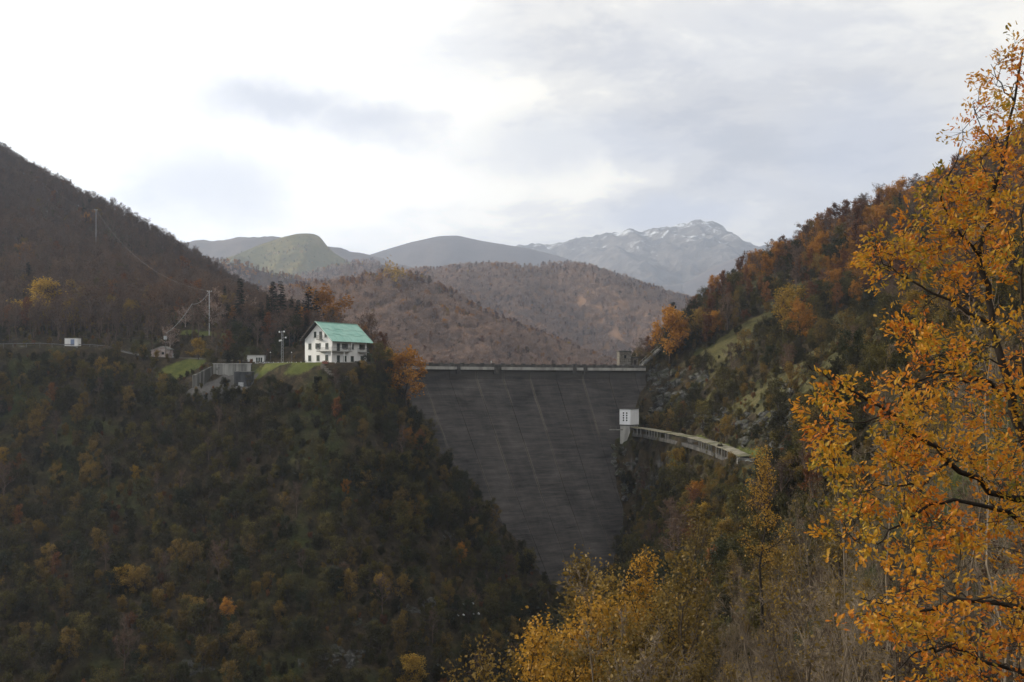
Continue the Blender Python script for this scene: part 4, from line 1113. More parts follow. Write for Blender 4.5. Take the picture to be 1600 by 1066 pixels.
# woods on the far hills
def far_wood(key, name, label, cell, probs, probs_top, scale):
    h_ = HILL[key]; X, Y, Z = h_['X'], h_['Y'], h_['Z']
    w = X[0, -1] - X[0, 0]; dpt = Y[-1, 0] - Y[0, 0]
    n = int(w * dpt / cell ** 2)
    u = RG.uniform(0, X.shape[1] - 1.001, n)
    ty = RG.uniform(Y[0, 0], Y[-1, 0], n); yi = np.interp(ty, Y[:, 0], np.arange(Y.shape[0])); yi = np.clip(yi, 0, Y.shape[0] - 1.001)
    i, j = yi.astype(int), u.astype(int); fy_, fx_ = yi - i, u - j
    def bl(A): return (A[i, j] * (1 - fx_) + A[i, j + 1] * fx_) * (1 - fy_) + (A[i + 1, j] * (1 - fx_) + A[i + 1, j + 1] * fx_) * fy_
    x, y, z = bl(X), bl(Y), bl(Z)
    ridge_z = Z.max(axis=0)[j]
    rel = z / np.maximum(ridge_z, 1)
    yr = Y[np.argmax(Z, axis=0), 0][j]
    k = (y < yr + 30) & (z > -5)
    if key == 'A': k &= (HZ - F * z / y < 590)
    x, y, z, rel = x[k], y[k], z[k], rel[k]
    n = len(x); u = RG.uniform(0, 1, n); cl = fbm(x / (cell * 9), y / (cell * 9), 21, 3)
    kd = np.where(rel + 0.10 * cl + RG.normal(0, 0.05, n) > 0.90, pick_kind(KINDS, probs_top, n), pick_kind(KINDS, probs, n))
    kd = np.where((cl > 0.33) & (u < 0.5), pick_kind(KINDS, probs_top, n), kd)
    idx = [n_of[KINDS[a]][b % len(PR[KINDS[a]])] for a, b in zip(kd, RG.integers(0, 99, n))]
    mass(name, label, KINDS, np.stack([x, y, z - 0.3], 1), idx, RG.uniform(0.7, 1.15, n) * scale, RG.uniform(0, 6.28, n))
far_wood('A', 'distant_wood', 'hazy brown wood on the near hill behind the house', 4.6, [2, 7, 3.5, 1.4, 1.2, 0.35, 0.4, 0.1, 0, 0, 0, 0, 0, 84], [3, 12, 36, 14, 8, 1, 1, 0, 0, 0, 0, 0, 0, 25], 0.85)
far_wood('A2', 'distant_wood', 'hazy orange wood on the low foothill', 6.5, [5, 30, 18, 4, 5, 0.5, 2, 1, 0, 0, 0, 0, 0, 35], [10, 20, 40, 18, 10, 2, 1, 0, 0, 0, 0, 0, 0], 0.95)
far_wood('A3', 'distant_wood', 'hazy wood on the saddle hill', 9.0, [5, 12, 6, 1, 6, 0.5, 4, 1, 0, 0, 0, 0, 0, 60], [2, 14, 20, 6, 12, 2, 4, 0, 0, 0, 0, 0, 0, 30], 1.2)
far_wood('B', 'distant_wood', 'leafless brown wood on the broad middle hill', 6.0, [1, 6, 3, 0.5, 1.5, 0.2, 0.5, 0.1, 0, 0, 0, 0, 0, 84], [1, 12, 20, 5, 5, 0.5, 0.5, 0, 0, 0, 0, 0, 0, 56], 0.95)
far_wood('C', 'distant_wood', 'scattered trees and scrub on the green dome', 15.0, [4, 14, 4, 1, 16, 2, 26, 6, 0, 0, 0, 0, 0, 8], [0, 0, 0, 0, 0, 0, 6, 0, 0, 20, 20, 0, 0, 0], 0.75)

# ------------------------------------------------------------------ the white house
MAT['green_roof'] = material('green_sheet_roof', f_plain, (0.24, 0.47, 0.39), (0.33, 0.56, 0.47), 0.5, 0.55, 0.35, 0.0, (1, 1, 1), 0.1)
MAT['roof_edge'] = material('pale_green_roof_edge', f_plain, (0.40, 0.55, 0.47), (0.48, 0.62, 0.54), 1.0, 0.6)
MAT['house_wall'] = material('white_house_render', f_plain, (0.76, 0.76, 0.73), (0.86, 0.86, 0.83), 0.5, 0.85, 0.2, 0.0, (1, 1, 0.35))
MAT['shutter'] = material('dark_green_shutter', f_plain, (0.018, 0.030, 0.022), (0.03, 0.045, 0.034), 3.0, 0.6)
MAT['dark_wood'] = material('dark_eaves_wood', f_plain, (0.020, 0.014, 0.010), (0.04, 0.028, 0.02), 2.0, 0.7, 0.3, 0.0, (1, 1, 0.2))
MAT['balcony'] = material('grey_balcony_concrete', f_plain, (0.20, 0.20, 0.18), (0.33, 0.33, 0.30), 1.2, 0.85)
MAT['glass'] = material('dark_window_glass', lambda nt: principled(nt, (0.015, 0.018, 0.02), 0.08, 0.5))
MAT['curtain'] = material('pale_curtain', f_plain, (0.45, 0.44, 0.40), (0.6, 0.59, 0.55), 3.0)

Bc = at(518, 567, 251.5); HB = 5.5
house = empty('house', (Bc[0], Bc[1], HB), math.atan2(0.81, 0.587))
tag(house, 'white three storey gabled house with a light green roof and dark shutters', 'house')
LH_, WH_, RZ_, PITCH = 13.0, 10.2, 10.9, 0.81
def wallz(y): return RZ_ - 0.36 - PITCH * abs(y - WH_ / 2)
# walls as one shell: pentagon extruded along the ridge
pent = [(0, 0, -1.2), (0, WH_, -1.2), (0, WH_, wallz(WH_)), (0, WH_ / 2, wallz(WH_ / 2)), (0, 0, wallz(0))]
MB().prism(pent, (LH_, 0, 0)).build('wall', MAT['house_wall'], house)
roof = mobj('roof', MB().prism([(-1.0, -1.15, RZ_ - 0.22 - PITCH * (WH_ / 2 + 1.15)), (-1.0, WH_ / 2, RZ_ - 0.22), (-1.0, WH_ + 0.6, RZ_ - 0.22 - PITCH * (WH_ / 2 + 0.6)), (-1.0, WH_ + 0.6, RZ_ - 0.05 - PITCH * (WH_ / 2 + 0.6)), (-1.0, WH_ / 2, RZ_ - 0.05), (-1.0, -1.15, RZ_ - 0.05 - PITCH * (WH_ / 2 + 1.15))], (LH_ + 2.0, 0, 0)).mesh('roof', MAT['dark_wood']), house)
nsl = np.array([0, -PITCH, 1.0]); nsl /= np.linalg.norm(nsl)
rr_ = random.Random(3)
for side in (-1, 1):
    y_e = -1.3 if side < 0 else WH_ + 0.75
    full = (WH_ / 2 + (1.3 if side < 0 else 0.75))
    ncol = 6
    for c in range(ncol):
        cuts = [0, 0.33 + 0.07 * (c % 2), 0.60 + 0.08 * ((c + 1) % 2), 1.0]
        for j in range(3):
            d0, d1 = cuts[j] * full, cuts[j + 1] * full         # measured from the ridge outwards
            x0, x1 = -1.1 + (LH_ + 2.2) * c / ncol + 0.012, -1.1 + (LH_ + 2.2) * (c + 1) / ncol - 0.012
            lift = 0.075 - j * 0.025
            pts = []
            for (xx, dd, up_) in [(x0, d0, 0), (x1, d0, 0), (x1, d1 + 0.16, 0.06), (x0, d1 + 0.16, 0.06)]:
                pts.append((xx, WH_ / 2 + side * dd, RZ_ - 0.04 - PITCH * dd + lift + up_))
            MB().prism(pts, (0, 0, 0.03)).build('roof_sheet', MAT['green_roof'], roof)
MB().box(-1.14, LH_ + 1.14, WH_ / 2 - 0.22, WH_ / 2 + 0.22, RZ_ + 0.07, RZ_ + 0.15).build('ridge_cap', MAT['roof_edge'], roof)
MB().bar((-1.13, WH_ / 2 - 0.2, RZ_ + 0.06), (-1.13, -1.3, RZ_ + 0.0 - PITCH * (WH_ / 2 + 1.3) + 0.06), 0.10, 0.16).build('verge_board', MAT['roof_edge'], roof)
MB().bar((-1.13, WH_ / 2 + 0.2, RZ_ + 0.0), (-1.13, WH_ + 0.7, RZ_ - 0.08 - PITCH * (WH_ / 2 + 0.7)), 0.12, 0.30).build('verge_board', MAT['dark_wood'], roof)
MB().bar((LH_ + 1.13, WH_ / 2 - 0.2, RZ_ + 0.06), (LH_ + 1.13, -1.3, RZ_ - PITCH * (WH_ / 2 + 1.3) + 0.06), 0.10, 0.16).build('verge_board', MAT['roof_edge'], roof)
MB().box(-1.1, LH_ + 1.1, -1.42, -1.33, RZ_ - PITCH * (WH_ / 2 + 1.3) - 0.14, RZ_ - PITCH * (WH_ / 2 + 1.3) - 0.02).build('gutter', MAT['roof_edge'], roof)
for i, xx in enumerate(np.linspace(0.3, LH_ - 0.3, 9)):
    MB().bar((xx, 0.02, wallz(0) + 0.12), (xx, -1.1, wallz(0) + 0.12 - PITCH * 1.12), 0.10, 0.16).build('rafter_end', MAT['dark_wood'], roof)
def window(face, p, zc, w=1.02, h=1.42, open_=False, door=False):
    """a shuttered opening on the gable (face 'g') or on the long side (face 's')"""
    def bx(a0, a1, d0, d1, z0, z1):
        return MB().box(-d1, -d0, a0, a1, z0, z1) if face == 'g' else MB().box(a0, a1, -d1, -d0, z0, z1)
    fr = bx(p - w / 2 - 0.07, p + w / 2 + 0.07, 0.003, 0.035, zc - h / 2 - 0.07, zc + h / 2 + 0.07).build('window', MAT['curtain'] if open_ else MAT['balcony'], house)
    if open_:
        for s in (-1, 1): bx(p + s * w * 0.25 - w * 0.21, p + s * w * 0.25 + w * 0.21, 0.036, 0.05, zc - h / 2 + 0.05, zc + h / 2 - 0.05).build('pane', MAT['glass'], fr)
        for s in (-1, 1): bx(p + s * (w * 0.5 + 0.30) - 0.25, p + s * (w * 0.5 + 0.30) + 0.25, 0.02, 0.07, zc - h / 2 - 0.03, zc + h / 2 + 0.03).build('shutter', MAT['shutter'], fr)
    else:
        for s in (-1, 1): bx(p + s * w * 0.25 - w * 0.24, p + s * w * 0.25 + w * 0.24, 0.04, 0.085, zc - h / 2, zc + h / 2).build('shutter', MAT['shutter'], fr)
    if not door: bx(p - w / 2 - 0.15, p + w / 2 + 0.15, 0.0025, 0.14, zc - h / 2 - 0.17, zc - h / 2 - 0.075).build('sill', MAT['balcony'], fr)
for p in (8.3, 5.1, 1.8): window('g', p, 1.35)
window('g', 8.25, 4.5); window('g', 5.1, 4.55, 0.8, open_=True); window('g', 1.75, 4.5)
window('g', 6.2, 7.6, 0.8); window('g', 4.1, 7.35, 0.95, 1.9, door=True); window('g', 1.95, 7.6, 0.8) if wallz(1.95) > 8.4 else window('g', 2.2, 7.45, 0.75, 1.1)
for p, o_ in ((4.8, True), (7.5, False), (11.2, True)): window('s', p, 4.5, 0.95, 1.3, o_)
window('s', 2.4, 4.15, 1.0, 2.0, door=True); window('s', 4.8, 1.2); window('s', 7.5, 1.2); window('s', 11.2, 1.3); window('s', 2.4, 1.0, 1.0, 2.0, door=True)
def balcony(x0, x1, y0, y1, z, rails, name='balcony'):
    b = MB().box(x0, x1, y0, y1, z - 0.18, z).build(name, MAT['balcony'], house)
    for (ax, ay, bx_, by) in rails:
        m = MB()
        n_ = max(2, int(math.hypot(bx_ - ax, by - ay) / 0.22))
        for i in range(n_ + 1):
            t = i / n_; m.bar((ax + (bx_ - ax) * t, ay + (by - ay) * t, z + 0.002), (ax + (bx_ - ax) * t, ay + (by - ay) * t, z + 0.92), 0.025)
        m.bar((ax, ay, z + 0.95), (bx_, by, z + 0.95), 0.05)
        m.build('railing', MAT['grey_metal'], b)
balcony(-0.75, -0.003, 3.2, 5.0, 6.35, [(-0.72, 3.22, -0.72, 4.98), (-0.72, 3.22, -0.02, 3.22), (-0.72, 4.98, -0.02, 4.98)])
balcony(-1.25, -0.004, -1.35, 4.4, 3.15, [(-1.2, -1.3, -1.2, 4.35), (-1.2, 4.35, -0.02, 4.35)])
balcony(-0.003, 6.2, -1.34, -0.004, 3.149, [(-1.2, -1.3, 6.15, -1.3), (6.15, -1.3, 6.15, -0.02)])
balcony(9.5, 12.8, -1.1, -0.004, 3.15, [(9.55, -1.06, 12.75, -1.06), (9.55, -1.06, 9.55, -0.02), (12.75, -1.06, 12.75, -0.02)])
for (xx, yy, z0, z1) in [(-1.1, -1.2, -1.0, 2.96), (-0.9, -1.15, 3.16, wallz(0) - PITCH * 1.15 + 0.1), (6.1, -1.2, 3.16, wallz(0) - PITCH * 1.2 + 0.1), (3.4, -1.2, -1.0, 2.96)]:
    MB().box(xx - 0.09, xx + 0.09, yy - 0.09, yy + 0.09, z0, z1).build('post', MAT['house_wall'], house)
MB().box(-0.06, LH_ + 0.05, -0.06, WH_ + 0.06, -1.25, 0.05).build('plinth', MAT['grey_concrete'], house)
MB().box(-0.02, LH_, -1.05, -0.02, 6.0, 6.06)

# terrace wall under the house with planter and clipped hedges
def stone_wall(label, pts, h, thick=0.45, course=0.42, cat='wall', m='stone'):
    """dry wall of separate stones along a polyline"""
    root = empty('stone_wall', pts[0])
    rg = random.Random(len(label)); o0 = np.array(pts[0])
    shapes = []
    for q in range(8):
        mb = MB(); s = [rg.uniform(0.42, 0.5) for _ in range(8)]
        v = [(sx * (0.5 - rg.uniform(0.01, 0.09)), sy * (0.5 - rg.uniform(0.0, 0.1)), sz * (0.5 - rg.uniform(0.01, 0.08))) for sz in (-1, 1) for sy in (-1, 1) for sx in (-1, 1)]
        shapes.append(mb.add(v, [(0, 2, 3, 1), (4, 5, 7, 6), (0, 1, 5, 4), (2, 6, 7, 3), (0, 4, 6, 2), (1, 3, 7, 5)]).mesh('stone', MAT[m]))
    for a, b in zip(pts[:-1], pts[1:]):
        a, b = np.array(a), np.array(b); L_ = math.hypot(*(b - a)[:2]); an = math.atan2(b[1] - a[1], b[0] - a[0])
        z = 0.0; row = 0
        while z < h:
            hh = course * rg.uniform(0.85, 1.15); x_ = -rg.uniform(0, 0.4)
            while x_ < L_:
                w = rg.uniform(0.5, 1.1)
                t = min(1, max(0, (x_ + w / 2) / L_)); c = a + (b - a) * t
                o = bpy.data.objects.new('stone', rg.choice(shapes)); link(o, root)
                o.location = (c[0] - o0[0], c[1] - o0[1], c[2] - o0[2] + z + hh / 2 - 0.3); o.rotation_euler = (0, 0, an); o.scale = (w, thick, hh)
                x_ += w
            z += hh; row += 1
    return tag(root, label, cat, kind='thing')
pw = [at(503, 571, 243.0), at(525, 572, 241.0), at(556, 573, 244)]
stone_wall('low rough stone terrace wall below the white house', [(p[0], p[1], gz(p[0], p[1]) - 0.4) for p in pw], 1.7)
def clipped_hedge(c, sx, sy, h, label):
    root = empty('clipped_hedge', c)
    rg = np.random.default_rng(int(abs(c[0]) * 10))
    n = 900; face = rg.integers(0, 5, n); u = rg.uniform(-0.5, 0.5, (n, 3)); u[:, 2] += 0.5
    u[face == 0, 0] = -0.5; u[face == 1, 0] = 0.5; u[face == 2, 1] = -0.5; u[face == 3, 1] = 0.5; u[face == 4, 2] = 1.0
    lv, lf, ti = leaf_cards(rg, u * np.array([sx, sy, h]) + rg.normal(0, 0.05, (n, 3)), 0.26)
    mobj('foliage', mesh_from('hedge_foliage', lv, lf, [L['green']], False, None, ti), root)
    MB().box(-sx * 0.42, sx * 0.42, -sy * 0.42, sy * 0.42, -0.5, h * 0.92).build('branch_core', MAT['bark_dark'], root)
    return tag(root, label, 'hedge')
h1 = at(497, 583, 240.5); clipped_hedge((h1[0], h1[1], gz(h1[0], h1[1]) - 0.1), 1.6, 1.3, 1.7, 'square clipped dark hedge on the terrace below the house windows')
h2 = at(495, 603, 239); clipped_hedge((h2[0], h2[1], gz(h2[0], h2[1])), 1.7, 1.4, 1.6, 'smaller dark clipped hedge on the slope below the house lawn')
MAT['terracotta'] = material('terracotta', f_plain, (0.20, 0.06, 0.04), (0.30, 0.10, 0.06), 4.0)
pc = at(508, 570, 244.5)
pl = empty('flower_trough', (pc[0], pc[1], 5.15))
MB().prism([(-0.7, -0.25, 0), (0.7, -0.25, 0), (0.8, -0.3, 0.45), (-0.8, -0.3, 0.45)], (0, 0.55, 0)).build('trough', MAT['terracotta'], pl)
rg = np.random.default_rng(5)
lv, lf, ti = leaf_cards(rg, rg.normal(0, 1, (160, 3)) * np.array([0.45, 0.14, 0.10]) + np.array([0, 0, 0.58]), 0.16)
mobj('flowers', mesh_from('flowers', lv, lf, [L['russet']], False, None, ti), pl)
tag(pl, 'red-brown flower trough on the terrace wall below the house', 'planter')
tb = at(524, 571, 244)
tbl = empty('garden_table', (tb[0], tb[1], 5.3), 0.4)
MB().tube([(0, 0, 0.7), (0, 0, 0.75)], 0.55, 14).build('table_top', MAT['white_paint'], tbl)
MB().tube([(0, 0, 0.0), (0, 0, 0.7)], [0.16, 0.06], 8).build('pedestal', MAT['white_paint'], tbl)
tag(tbl, 'small round white garden table at the corner of the house', 'table')

# ------------------------------------------------------------------ concrete yard: retaining wall, wing wall, dark block
rw = empty('retaining_wall', (at(333, 600, 254)[0], 254.0, -1.0))
xr0, xr1 = 0.0, at(392, 600, 254)[0] - at(333, 600, 254)[0]
rg_ = random.Random(9); xs = np.cumsum([0] + [rg_.uniform(0.8, 1.6) for _ in range(8)]); xs = xs / xs[-1] * xr1
rw_mats = [material('wall_panel_concrete_' + nm, f_plain, a, b, 0.6, 0.9, 0.2, 0.0, (1.5, 1.5, 0.12)) for nm, a, b in (('light', (0.20, 0.20, 0.185), (0.34, 0.335, 0.31)), ('mid', (0.14, 0.14, 0.13), (0.28, 0.275, 0.255)), ('stained', (0.06, 0.058, 0.05), (0.22, 0.215, 0.20)))]
for i in range(8):
    MB().box(xs[i] + 0.025, xs[i + 1] - 0.025, rg_.uniform(0, 0.05), 0.8, 0, 6.25).build('wall_panel', rw_mats[[0, 2, 0, 0, 1, 0, 1, 0][i]], rw)
MB().box(-0.1, xr1 + 0.1, -0.15, 0.9, 6.253, 6.45).build('coping', MAT['pale_concrete'], rw)
MB().box(0.0, xr1, 0.12, 0.75, -0.5, 6.2).build('backing', MAT['dark_concrete'], rw)
tag(rw, 'tall light concrete retaining wall streaked with dark joints behind the yard', 'wall', kind='thing')
ww = empty('wing_wall', (at(333, 600, 254)[0] - 0.1, 253.9, -1.2))
A_, B_ = np.array([0, 0, 0.0]), np.array([at(304, 600, 246)[0] - at(333, 600, 254)[0], -8.0, 0])
dirv = (B_ - A_) / np.linalg.norm(B_ - A_); nv = np.array([dirv[1], -dirv[0], 0])
Lw = np.linalg.norm(B_ - A_); hts = [5.8, 5.3, 4.8, 4.3, 3.8]
for i in range(5):
    a = A_ + dirv * (Lw * i / 5 + 0.03); b = A_ + dirv * (Lw * (i + 1) / 5 - 0.03)
    MB().prism([a, b, b + np.array([0, 0, hts[i] - 0.35]), a + np.array([0, 0, hts[i]])], nv * 0.5).build('wall_panel', rw_mats[2], ww)
tag(ww, 'stepped grey concrete wing wall on the left of the yard', 'wall', kind='thing')
bk = empty('concrete_block', (at(366, 604, 247)[0], 247.0, -1.6))
MAT['block_dark'] = material('dark_shuttered_concrete', f_plain, (0.035, 0.036, 0.038), (0.085, 0.087, 0.09), 0.9, 0.9, 0.2, 0.0, (1, 1, 0.3))
wb = at(392, 604, 247)[0] - at(366, 604, 247)[0]
MB().box(0, wb, 0, 3.0, -1.5, 4.7).build('body', MAT['block_dark'], bk)
MB().box(-0.08, wb + 0.08, -0.08, 3.08, 4.703, 4.85).build('cap', MAT['grey_concrete'], bk)
MB().box(wb * 0.25, wb * 0.55, -0.05, -0.003, 0.9, 2.0).build('plate', MAT['galvanised'], bk)
tag(bk, 'dark square concrete block at the right of the gravel yard', 'block')

# low service building with three dark doors, left of the road bridge
sv0 = at(386, 566, 268)
sv = empty('service_building', (sv0[0], sv0[1], 5.6), 0.05)
MB().box(0, 4.7, 0, 3.2, -0.6, 2.3).build('wall', MAT['white_paint'], sv)
MB().box(-0.12, 4.82, -0.2, 3.3, 2.303, 2.46).build('roof', MAT['pale_concrete'], sv)
for i in range(3):
    dd_ = MB().box(2.5 + i * 0.62, 2.95 + i * 0.62, -0.05, -0.003, 0.05, 1.75).build('door', MAT['shutter'], sv)
    MB().box(2.85 + i * 0.62, 2.89 + i * 0.62, -0.09, -0.052, 0.85, 0.95).build('handle', MAT['galvanised'], dd_)
tag(sv, 'low white service building with three dark narrow doors beside the road', 'building')
# road bridge with parapet posts towards the house
b0, b1 = at(398, 571, 257), at(478, 571, 254)
br = empty('road_bridge', (b0[0], b0[1], 4.9), math.atan2(b1[1] - b0[1], b1[0] - b0[0]))
Lb = math.hypot(b1[0] - b0[0], b1[1] - b0[1])
MB().box(0, Lb, 0, 4.5, -0.35, 0.1).build('deck', MAT['pale_concrete'], br)
MB().box(3.0, Lb - 1.2, 0.3, 4.2, -1.0, -0.353).build('beam', MAT['dark_concrete'], br)
for i in range(3): MB().box(0.4 + i * (Lb - 0.8) / 2 - 0.3, 0.4 + i * (Lb - 0.8) / 2 + 0.3, 0.6, 3.8, -3.4, -1.003).build('pier', MAT['grey_concrete'], br)
for i in range(12):
    xx = 0.15 + i * (Lb - 0.3) / 11
    MB().box(xx - 0.07, xx + 0.07, 0.05, 0.19, 0.103, 0.95).build('parapet_post', MAT['white_paint'], br)
MB().box(0, Lb, 0.02, 0.10, 0.55, 0.78).build('guard_rail', MAT['galvanised'], br)
MB().box(0, Lb, 0.03, 0.09, 0.28, 0.36).build('guard_rail', MAT['galvanised'], br)
tag(br, 'short pale concrete road bridge with a metal guard rail left of the house', 'bridge')
for i in range(9):
    c = b0 + (b1 - b0) * ((i + 0.5) / 9); s = rnd.uniform(0.7, 1.2)
    fp = empty('flower_pot', (c[0], c[1] + 1.2, 5.01)); fp.scale = (s, s, s)
    MB().tube([(0, 0, 0), (0, 0, 0.55)], [0.18, 0.30], 10).build('pot', MAT['white_paint'], fp)
    rg = np.random.default_rng(i)
    lv, lf, ti = leaf_cards(rg, rg.normal(0, 0.2, (60, 3)) * np.array([1, 1, 0.7]) + np.array([0, 0, 0.85]), 0.2)
    mobj('plant', mesh_from('pot_plant', lv, lf, [L['olive']], False, None, ti), fp)
    tag(fp, ['first', 'second', 'third', 'fourth', 'fifth', 'sixth', 'seventh', 'eighth', 'ninth'][i] + ' white flower pot from the left along the bridge rail', 'flower pot', 'flower pots along the bridge')

# small stone shed, utility box, white cabin, guard rail
sh0 = at(236, 557, 271); MAT['pink_plaster'] = material('worn_pink_plaster', f_plain, (0.22, 0.17, 0.15), (0.42, 0.36, 0.33), 0.9, 0.9)
sh = empty('shed', (sh0[0], sh0[1], sh0[2] - 0.3), -0.12)
MB().prism([(0, 0, -0.6), (4.9, 0, -0.6), (4.9, 0, 2.2), (3.3, 0, 3.0), (0, 0, 2.1)], (0, 3.4, 0)).build('wall', MAT['pink_plaster'], sh)
MB().prism([(3.35, -0.2, 3.05), (5.15, -0.2, 2.15), (5.15, -0.2, 2.28), (3.3, -0.2, 3.2), (-0.25, -0.2, 2.12), (-0.25, -0.2, 2.0)], (0, 3.8, 0)).build('roof', MAT['grey_concrete'], sh)
dr = MB().box(1.2, 2.0, -0.06, -0.003, -0.2, 1.6).build('door', MAT['dark_wood'], sh)
MB().box(1.85, 1.9, -0.1, -0.062, 0.6, 0.7).build('handle', MAT['galvanised'], dr)
MB().box(3.2, 3.9, -0.05, -0.003, 0.8, 1.5).build('window', MAT['glass'], sh)
tag(sh, 'small worn pinkish shed with a low gable beside the road', 'shed')
ub = at(272, 558, 268); u_ = empty('utility_box', (ub[0], ub[1], ub[2] - 0.1))
MB().box(-0.35, 0.35, -0.25, 0.25, 0, 1.05).build('cabinet', MAT['galvanised'], u_); MB().box(-0.4, 0.4, -0.3, 0.3, 1.053, 1.12).build('lid', MAT['grey_metal'], u_)
tag(u_, 'grey utility box standing in the grass right of the shed', 'box')
wc0 = at(101, 541, 261); wc = empty('site_cabin', (wc0[0], wc0[1], wc0[2] - 0.1), 0.03)
MAT['blue'] = material('blue_door_paint', f_plain, (0.16, 0.22, 0.36), (0.22, 0.28, 0.42), 2.0, 0.6)
MB().box(0, 3.5, 0, 2.2, 0.15, 2.2).build('body', MAT['white_paint'], wc)
MB().box(-0.06, 3.56, -0.06, 2.26, 2.203, 2.3).build('roof', MAT['pale_concrete'], wc)
MB().box(0.1, 3.4, 0.1, 2.1, -0.5, 0.147).build('base', MAT['grey_concrete'], wc)
wd_ = MB().box(1.6, 2.6, -0.05, -0.003, 0.35, 1.95).build('door', MAT['blue'], wc); MB().box(2.45, 2.5, -0.09, -0.052, 1.0, 1.15).build('handle', MAT['galvanised'], wd_)
tag(wc, 'small white site cabin with a blue door on the left road', 'cabin')
gr_pts = [np.array(q) for q in (at(-40, 540, 247), at(20, 540, 252.5), at(62, 539, 256), at(100, 541, 259.5), at(140, 541, 263.5), at(165, 543, 265.5), at(188, 549, 266.5), at(212, 556, 266))]
grl = empty('guard_rail', gr_pts[0]); o0 = gr_pts[0]
for a, b in zip(gr_pts[:-1], gr_pts[1:]):
    MB().bar(a - o0 + np.array([0, 0, 0.45]), b - o0 + np.array([0, 0, 0.45]), 0.05, 0.20).build('rail', MAT['grey_metal'], grl)
    n_ = max(2, int(np.linalg.norm(b - a) / 2.2))
    for i in range(n_):
        c = a + (b - a) * i / n_ - o0; MB().bar(c + np.array([0, 0.08, -0.9]), c + np.array([0, 0.08, 0.58]), 0.09).build('post', MAT['grey_metal'], grl)
tag(grl, 'metal guard rail along the left road above the slope', 'guard rail')

# poles, lamps and wires
def pole(name, px, top, Y, label, r=0.11, m='galvanised', cat='pole', extra=None):
    x = (px - 800) / F * Y; g = gz(x, Y); h = (HZ - top) / F * Y - g
    e = empty(name, (x, Y, g)); MB().tube([(0, 0, -0.5), (0, 0, h)], [r, r * 0.65], 8).build('shaft', MAT[m], e)
    if extra: extra(e, h)
    tag(e, label, cat); return np.array([x, Y, g + h])
def xarm(e, h):
    MB().bar((-0.7, 0, h - 0.35), (0.7, 0, h - 0.35), 0.09).build('cross_arm', MAT['galvanised'], e)
    for s in (-0.6, 0, 0.6): MB().tube([(s, 0, h - 0.3), (s, 0, h - 0.02)], [0.07, 0.05], 6).build('insulator', MAT['white_paint'], e)
def transf(e, h):
    MB().box(-0.42, 0.42, -0.5, -0.12, h - 1.75, h - 0.75).build('transformer', MAT['galvanised'], e)
    MB().bar((-0.5, 0, h - 0.2), (0.5, 0, h - 0.2), 0.08).build('cross_arm', MAT['grey_metal'], e)
pA = pole('utility_pole', 327, 454, 284, 'tall pale metal utility pole on the grassy bank', 0.17, 'galvanised', extra=xarm)
pB = pole('utility_pole', 300, 475, 279, 'thin wooden pole left of the tall pale pole', 0.10, 'bark_grey', extra=lambda e, h: MB().bar((-0.3, 0, h - 0.15), (0.3, 0, h - 0.15), 0.06).build('cross_arm', MAT['grey_metal'], e))
pC = pole('utility_pole', 259, 521, 270, 'short pole with a grey transformer box behind the shed', 0.10, 'bark_grey', extra=transf)
pD = pole('utility_pole', 150, 327, 420, 'thin pale pole among the bare trees high on the left hill', 0.12, 'galvanised', extra=xarm)
def wire(pts, sag, label, r=0.022, m='grey_metal'):
    q = []
    for a, b in zip(pts[:-1], pts[1:]):
        for t in np.linspace(0, 1, 13)[(1 if q else 0):]: q.append(a + (b - a) * t - np.array([0, 0, sag * 4 * t * (1 - t)]))
    o0 = q[0]; return tag(MB().tube([c - o0 for c in q], r, 4).build('power_line', MAT[m], None, o0), label, 'cable')
wire([at(95, 305, 455), pD + np.array([0, 0, -0.2])], 1.5, 'thin power line from the high pole up to the left')
wire([pD + np.array([0, 0, -0.2]), pA + np.array([0, 0, -0.2])], 7.0, 'long power line down the left hill to the tall pole', 0.03, 'grey_metal')
wire([pA + np.array([0, 0, -0.3]), pB], 1.2, 'sagging cable between the tall pole and the thin pole', 0.05, 'galvanised')
wire([pB, pC], 1.0, 'sagging cable from the thin pole to the transformer', 0.05, 'galvanised')
def lamp(px, top, Y, label):
    def ex(e, h):
        MB().tube([(0, 0, h), (0.0, -0.35, h + 0.1)], 0.035, 6).build('arm', MAT['grey_metal'], e)
        MB().tube([(0, -0.35, h - 0.1), (0, -0.35, h + 0.05), (0, -0.35, h + 0.16)], [0.10, 0.17, 0.06], 10).build('lamp_head', MAT['white_paint'], e)
    pole('street_lamp', px, top, Y, label, 0.05, 'grey_metal', 'lamp', ex)
lamp(456, 551, 262, 'street lamp close left of the house')
lamp(423, 551, 263, 'street lamp above the left end of the bridge')
